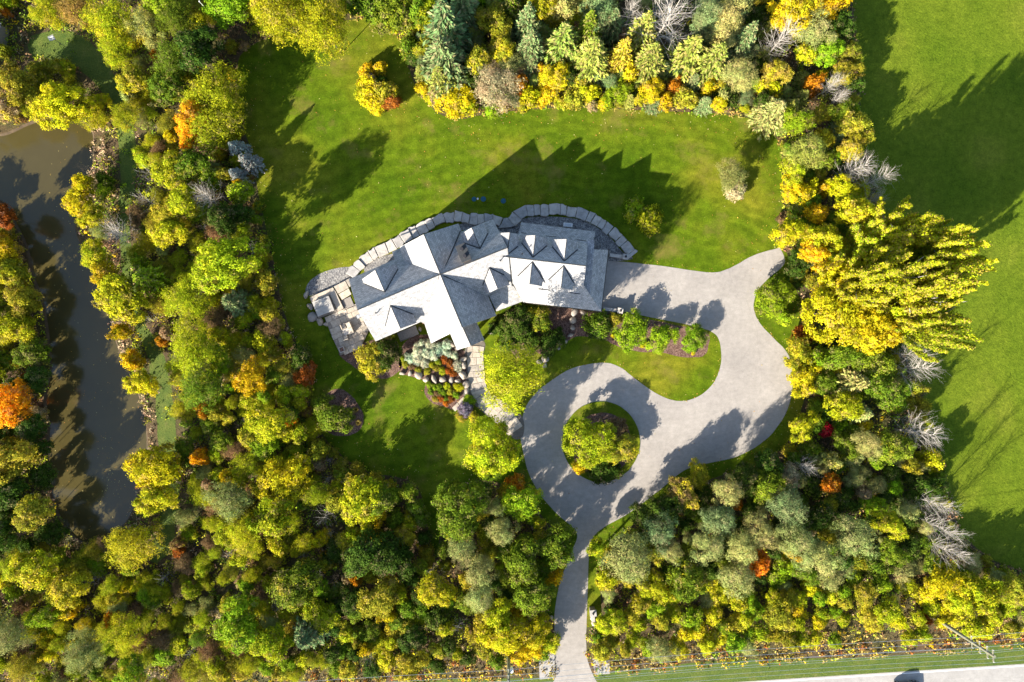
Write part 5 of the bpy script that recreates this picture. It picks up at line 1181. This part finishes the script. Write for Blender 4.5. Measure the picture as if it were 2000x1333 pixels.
for z in (10.4, 12.3, 14.0, 15.3):
    for q in (-.92, .92):
        bm = bmesh.new()
        for a, b in zip(order, order[1:]):
            prev = None
            for i in range(17):
                t_ = i/16; p = a.lerp(b, t_)+Vector((-.063*q, q, z+.28-4*.9*t_*(1-t_)))
                if prev is not None: tube(bm, prev, p, .022, .022, 4, False)
                prev = p
        sidew = 'wood side' if q > 0 else 'road side'; hn = {10.4: 'lowest', 12.3: 'second lowest', 14.0: 'second highest', 15.3: 'highest'}[z]
        tag(obj('power_line', bm, M['steel']), f'thin overhead wire along the road on the {hn} crossarm, {sidew}', 'power line', 'overhead power lines')
e = empty('gate_pillar', at(1156, 1190), 'pale stone gate pillar with flat cap on the right of the entrance drive', 'gate pillar', rz=.1)
box_obj('shaft', (0, 0, .9), (.9, .9, 1.8), M['wall_stone'], e, 0, .03); box_obj('cap', (0, 0, 1.88), (1.15, 1.15, .16), M['armour'], e, 0, .03)
bm = bmesh.new(); tube(bm, (0, 0, 1.96), (0, 0, 2.4), .18, .14, 8); obj('lantern', bm, M['dark_metal'], e)
box_obj('side_wall', (0, -1.15, .45), (.6, 1.5, .9), M['armour'], e, 0, .04)
for (x, y, r_, lab) in ((1160,1218,6,'pale rock below the gate pillar, furthest from the pillar'), (1157,1208,5,'pale rock directly below the gate pillar'), (1077,1206,5,'pale rock left of the entrance drive at the wood edge')):
    o = obj('rock', BMESH[k_ % 6] if False else BMESH[int(x) % 6]); o.location = at(x, y, .15); o.scale = (r_*K,)*3; tag(o, lab, 'rock', 'rocks at the drive entrance')
# car
CP = at(1767, 1340); e = empty('parked_car', CP, 'grey car on the road, cut by the bottom edge of the photo', 'car', rz=math.atan(.0633))
e.name = 'grey_car'
def loft(sections, mat, name, parent):
    bm = bmesh.new(); rows = []
    for xx, hw_, z0, z1, tw in sections:
        rows.append([bm.verts.new(v) for v in ((xx, -hw_, z0), (xx, -hw_, (z0+z1)/2), (xx, -hw_*tw, z1), (xx, hw_*tw, z1), (xx, hw_, (z0+z1)/2), (xx, hw_, z0))])
    for a, b in zip(rows, rows[1:]):
        for i in range(5): bm.faces.new([a[i], b[i], b[i+1], a[i+1]])
    bm.faces.new(rows[0]); bm.faces.new(rows[-1][::-1]); bmesh.ops.recalc_face_normals(bm, faces=bm.faces)
    bmesh.ops.bevel(bm, geom=bm.edges[:], offset=.04, segments=2, affect='EDGES'); 
    for f in bm.faces: f.smooth = True
    return obj(name, bm, mat, parent)
loft([(-2.35, .80, .35, .75, .9), (-2.2, .90, .28, .95, .9), (-.9, .93, .25, 1.02, .92), (1.2, .93, .25, 1.0, .92), (2.1, .88, .28, .88, .9), (2.38, .76, .35, .68, .9)], M['car_paint'], 'body', e)
cb_ = loft([(-2.0, .80, .98, 1.05, .9), (-1.5, .80, .98, 1.52, .80), (.2, .82, .98, 1.56, .80), (1.25, .80, .98, 1.04, .9)], M['glass'], 'cabin_glass', e)
loft([(-1.45, .66, 1.52, 1.58, .96), (-.6, .68, 1.55, 1.62, .96), (.25, .66, 1.54, 1.60, .96)], M['car_paint'], 'roof', e)
for wx_ in (-1.45, 1.45):
    for wy_ in (-.86, .86):
        bm = bmesh.new(); tube(bm, (0, -.11, 0), (0, .11, 0), .33, .33, 16); w_ = obj('wheel', bm, M['tyre'], e, (wx_, wy_, .33))
        bm = bmesh.new(); tube(bm, (0, -.12, 0), (0, .12, 0), .2, .2, 12); obj('rim', bm, M['steel'], w_)
for q in (-.6, .6):
    box_obj('headlight', (2.33, q, .62), (.1, .35, .14), M['white_metal'], e, 0, .02); box_obj('tail_light', (-2.33, q, .72), (.1, .35, .14), M['red_cloth'], e, 0, .02)
    box_obj('wing_mirror', (.75, q*1.65, 1.0), (.12, .2, .14), M['car_paint'], e, 0, .03)

# flagpole, birdhouse, shed
e = empty('flagpole', at(437, 55), 'slim white flagpole with a small red flag in the wood at top left', 'flagpole')
bm = bmesh.new(); tube(bm, (0, 0, 0), (0, 0, 9.3), .09, .05, 8); tube(bm, (0, 0, 9.3), (0, 0, 9.45), .10, .10, 8); obj('pole', bm, M['white_metal'], e)
bm = bmesh.new(); box(bm, Vector((.42, .0, 6.9)), (.75, .05, .5)); obj('flag', bm, M['red_cloth'], e)
e = empty('birdhouse', at(131, 94), 'white birdhouse on a thin post in the clearing at top left', 'birdhouse', rz=.4)
bm = bmesh.new(); tube(bm, (0, 0, 0), (0, 0, 3.6), .05, .05, 6); obj('post', bm, M['timber_pole'], e)
box_obj('box', (0, 0, 3.85), (.7, .5, .5), M['white_metal'], e); 
bm = bmesh.new()
for sg in (-1, 1):
    vv_ = [bm.verts.new(v) for v in ((-.5, 0, 4.35), (.5, 0, 4.35), (.5, sg*.42, 4.08), (-.5, sg*.42, 4.08))]; bm.faces.new(vv_)
bmesh.ops.solidify(bm, geom=bm.faces[:], thickness=.04); obj('roof', bm, M['white_paint'], e)
e = empty('shed', at(-6, 84), 'grey metal roofed shed cut by the left edge of the photo', 'shed', rz=R(80))
box_obj('wall', (0, 0, 1.3), (5, 3.6, 2.6), M['wood_deck'], e)
for sg in (-1, 1):
    bm = bmesh.new(); P_ = [Vector((-2.8, 0, 3.9)), Vector((2.8, 0, 3.9)), Vector((2.8, sg*2.2, 2.5)), Vector((-2.8, sg*2.2, 2.5))]
    f = bm.faces.new([bm.verts.new(p) for p in P_]); bmesh.ops.solidify(bm, geom=[f], thickness=.06); rf = obj('roof_sheet', bm, M['old_metal_roof'], e)
    for i in range(10):
        bm = bmesh.new(); xx = -2.6+i*.58; tube(bm, (xx, 0, 3.95), (xx, sg*2.2, 2.55), .03, .03, 4); obj('seam', bm, M['old_metal_roof'], rf)
print('objects', len(bpy.data.objects))
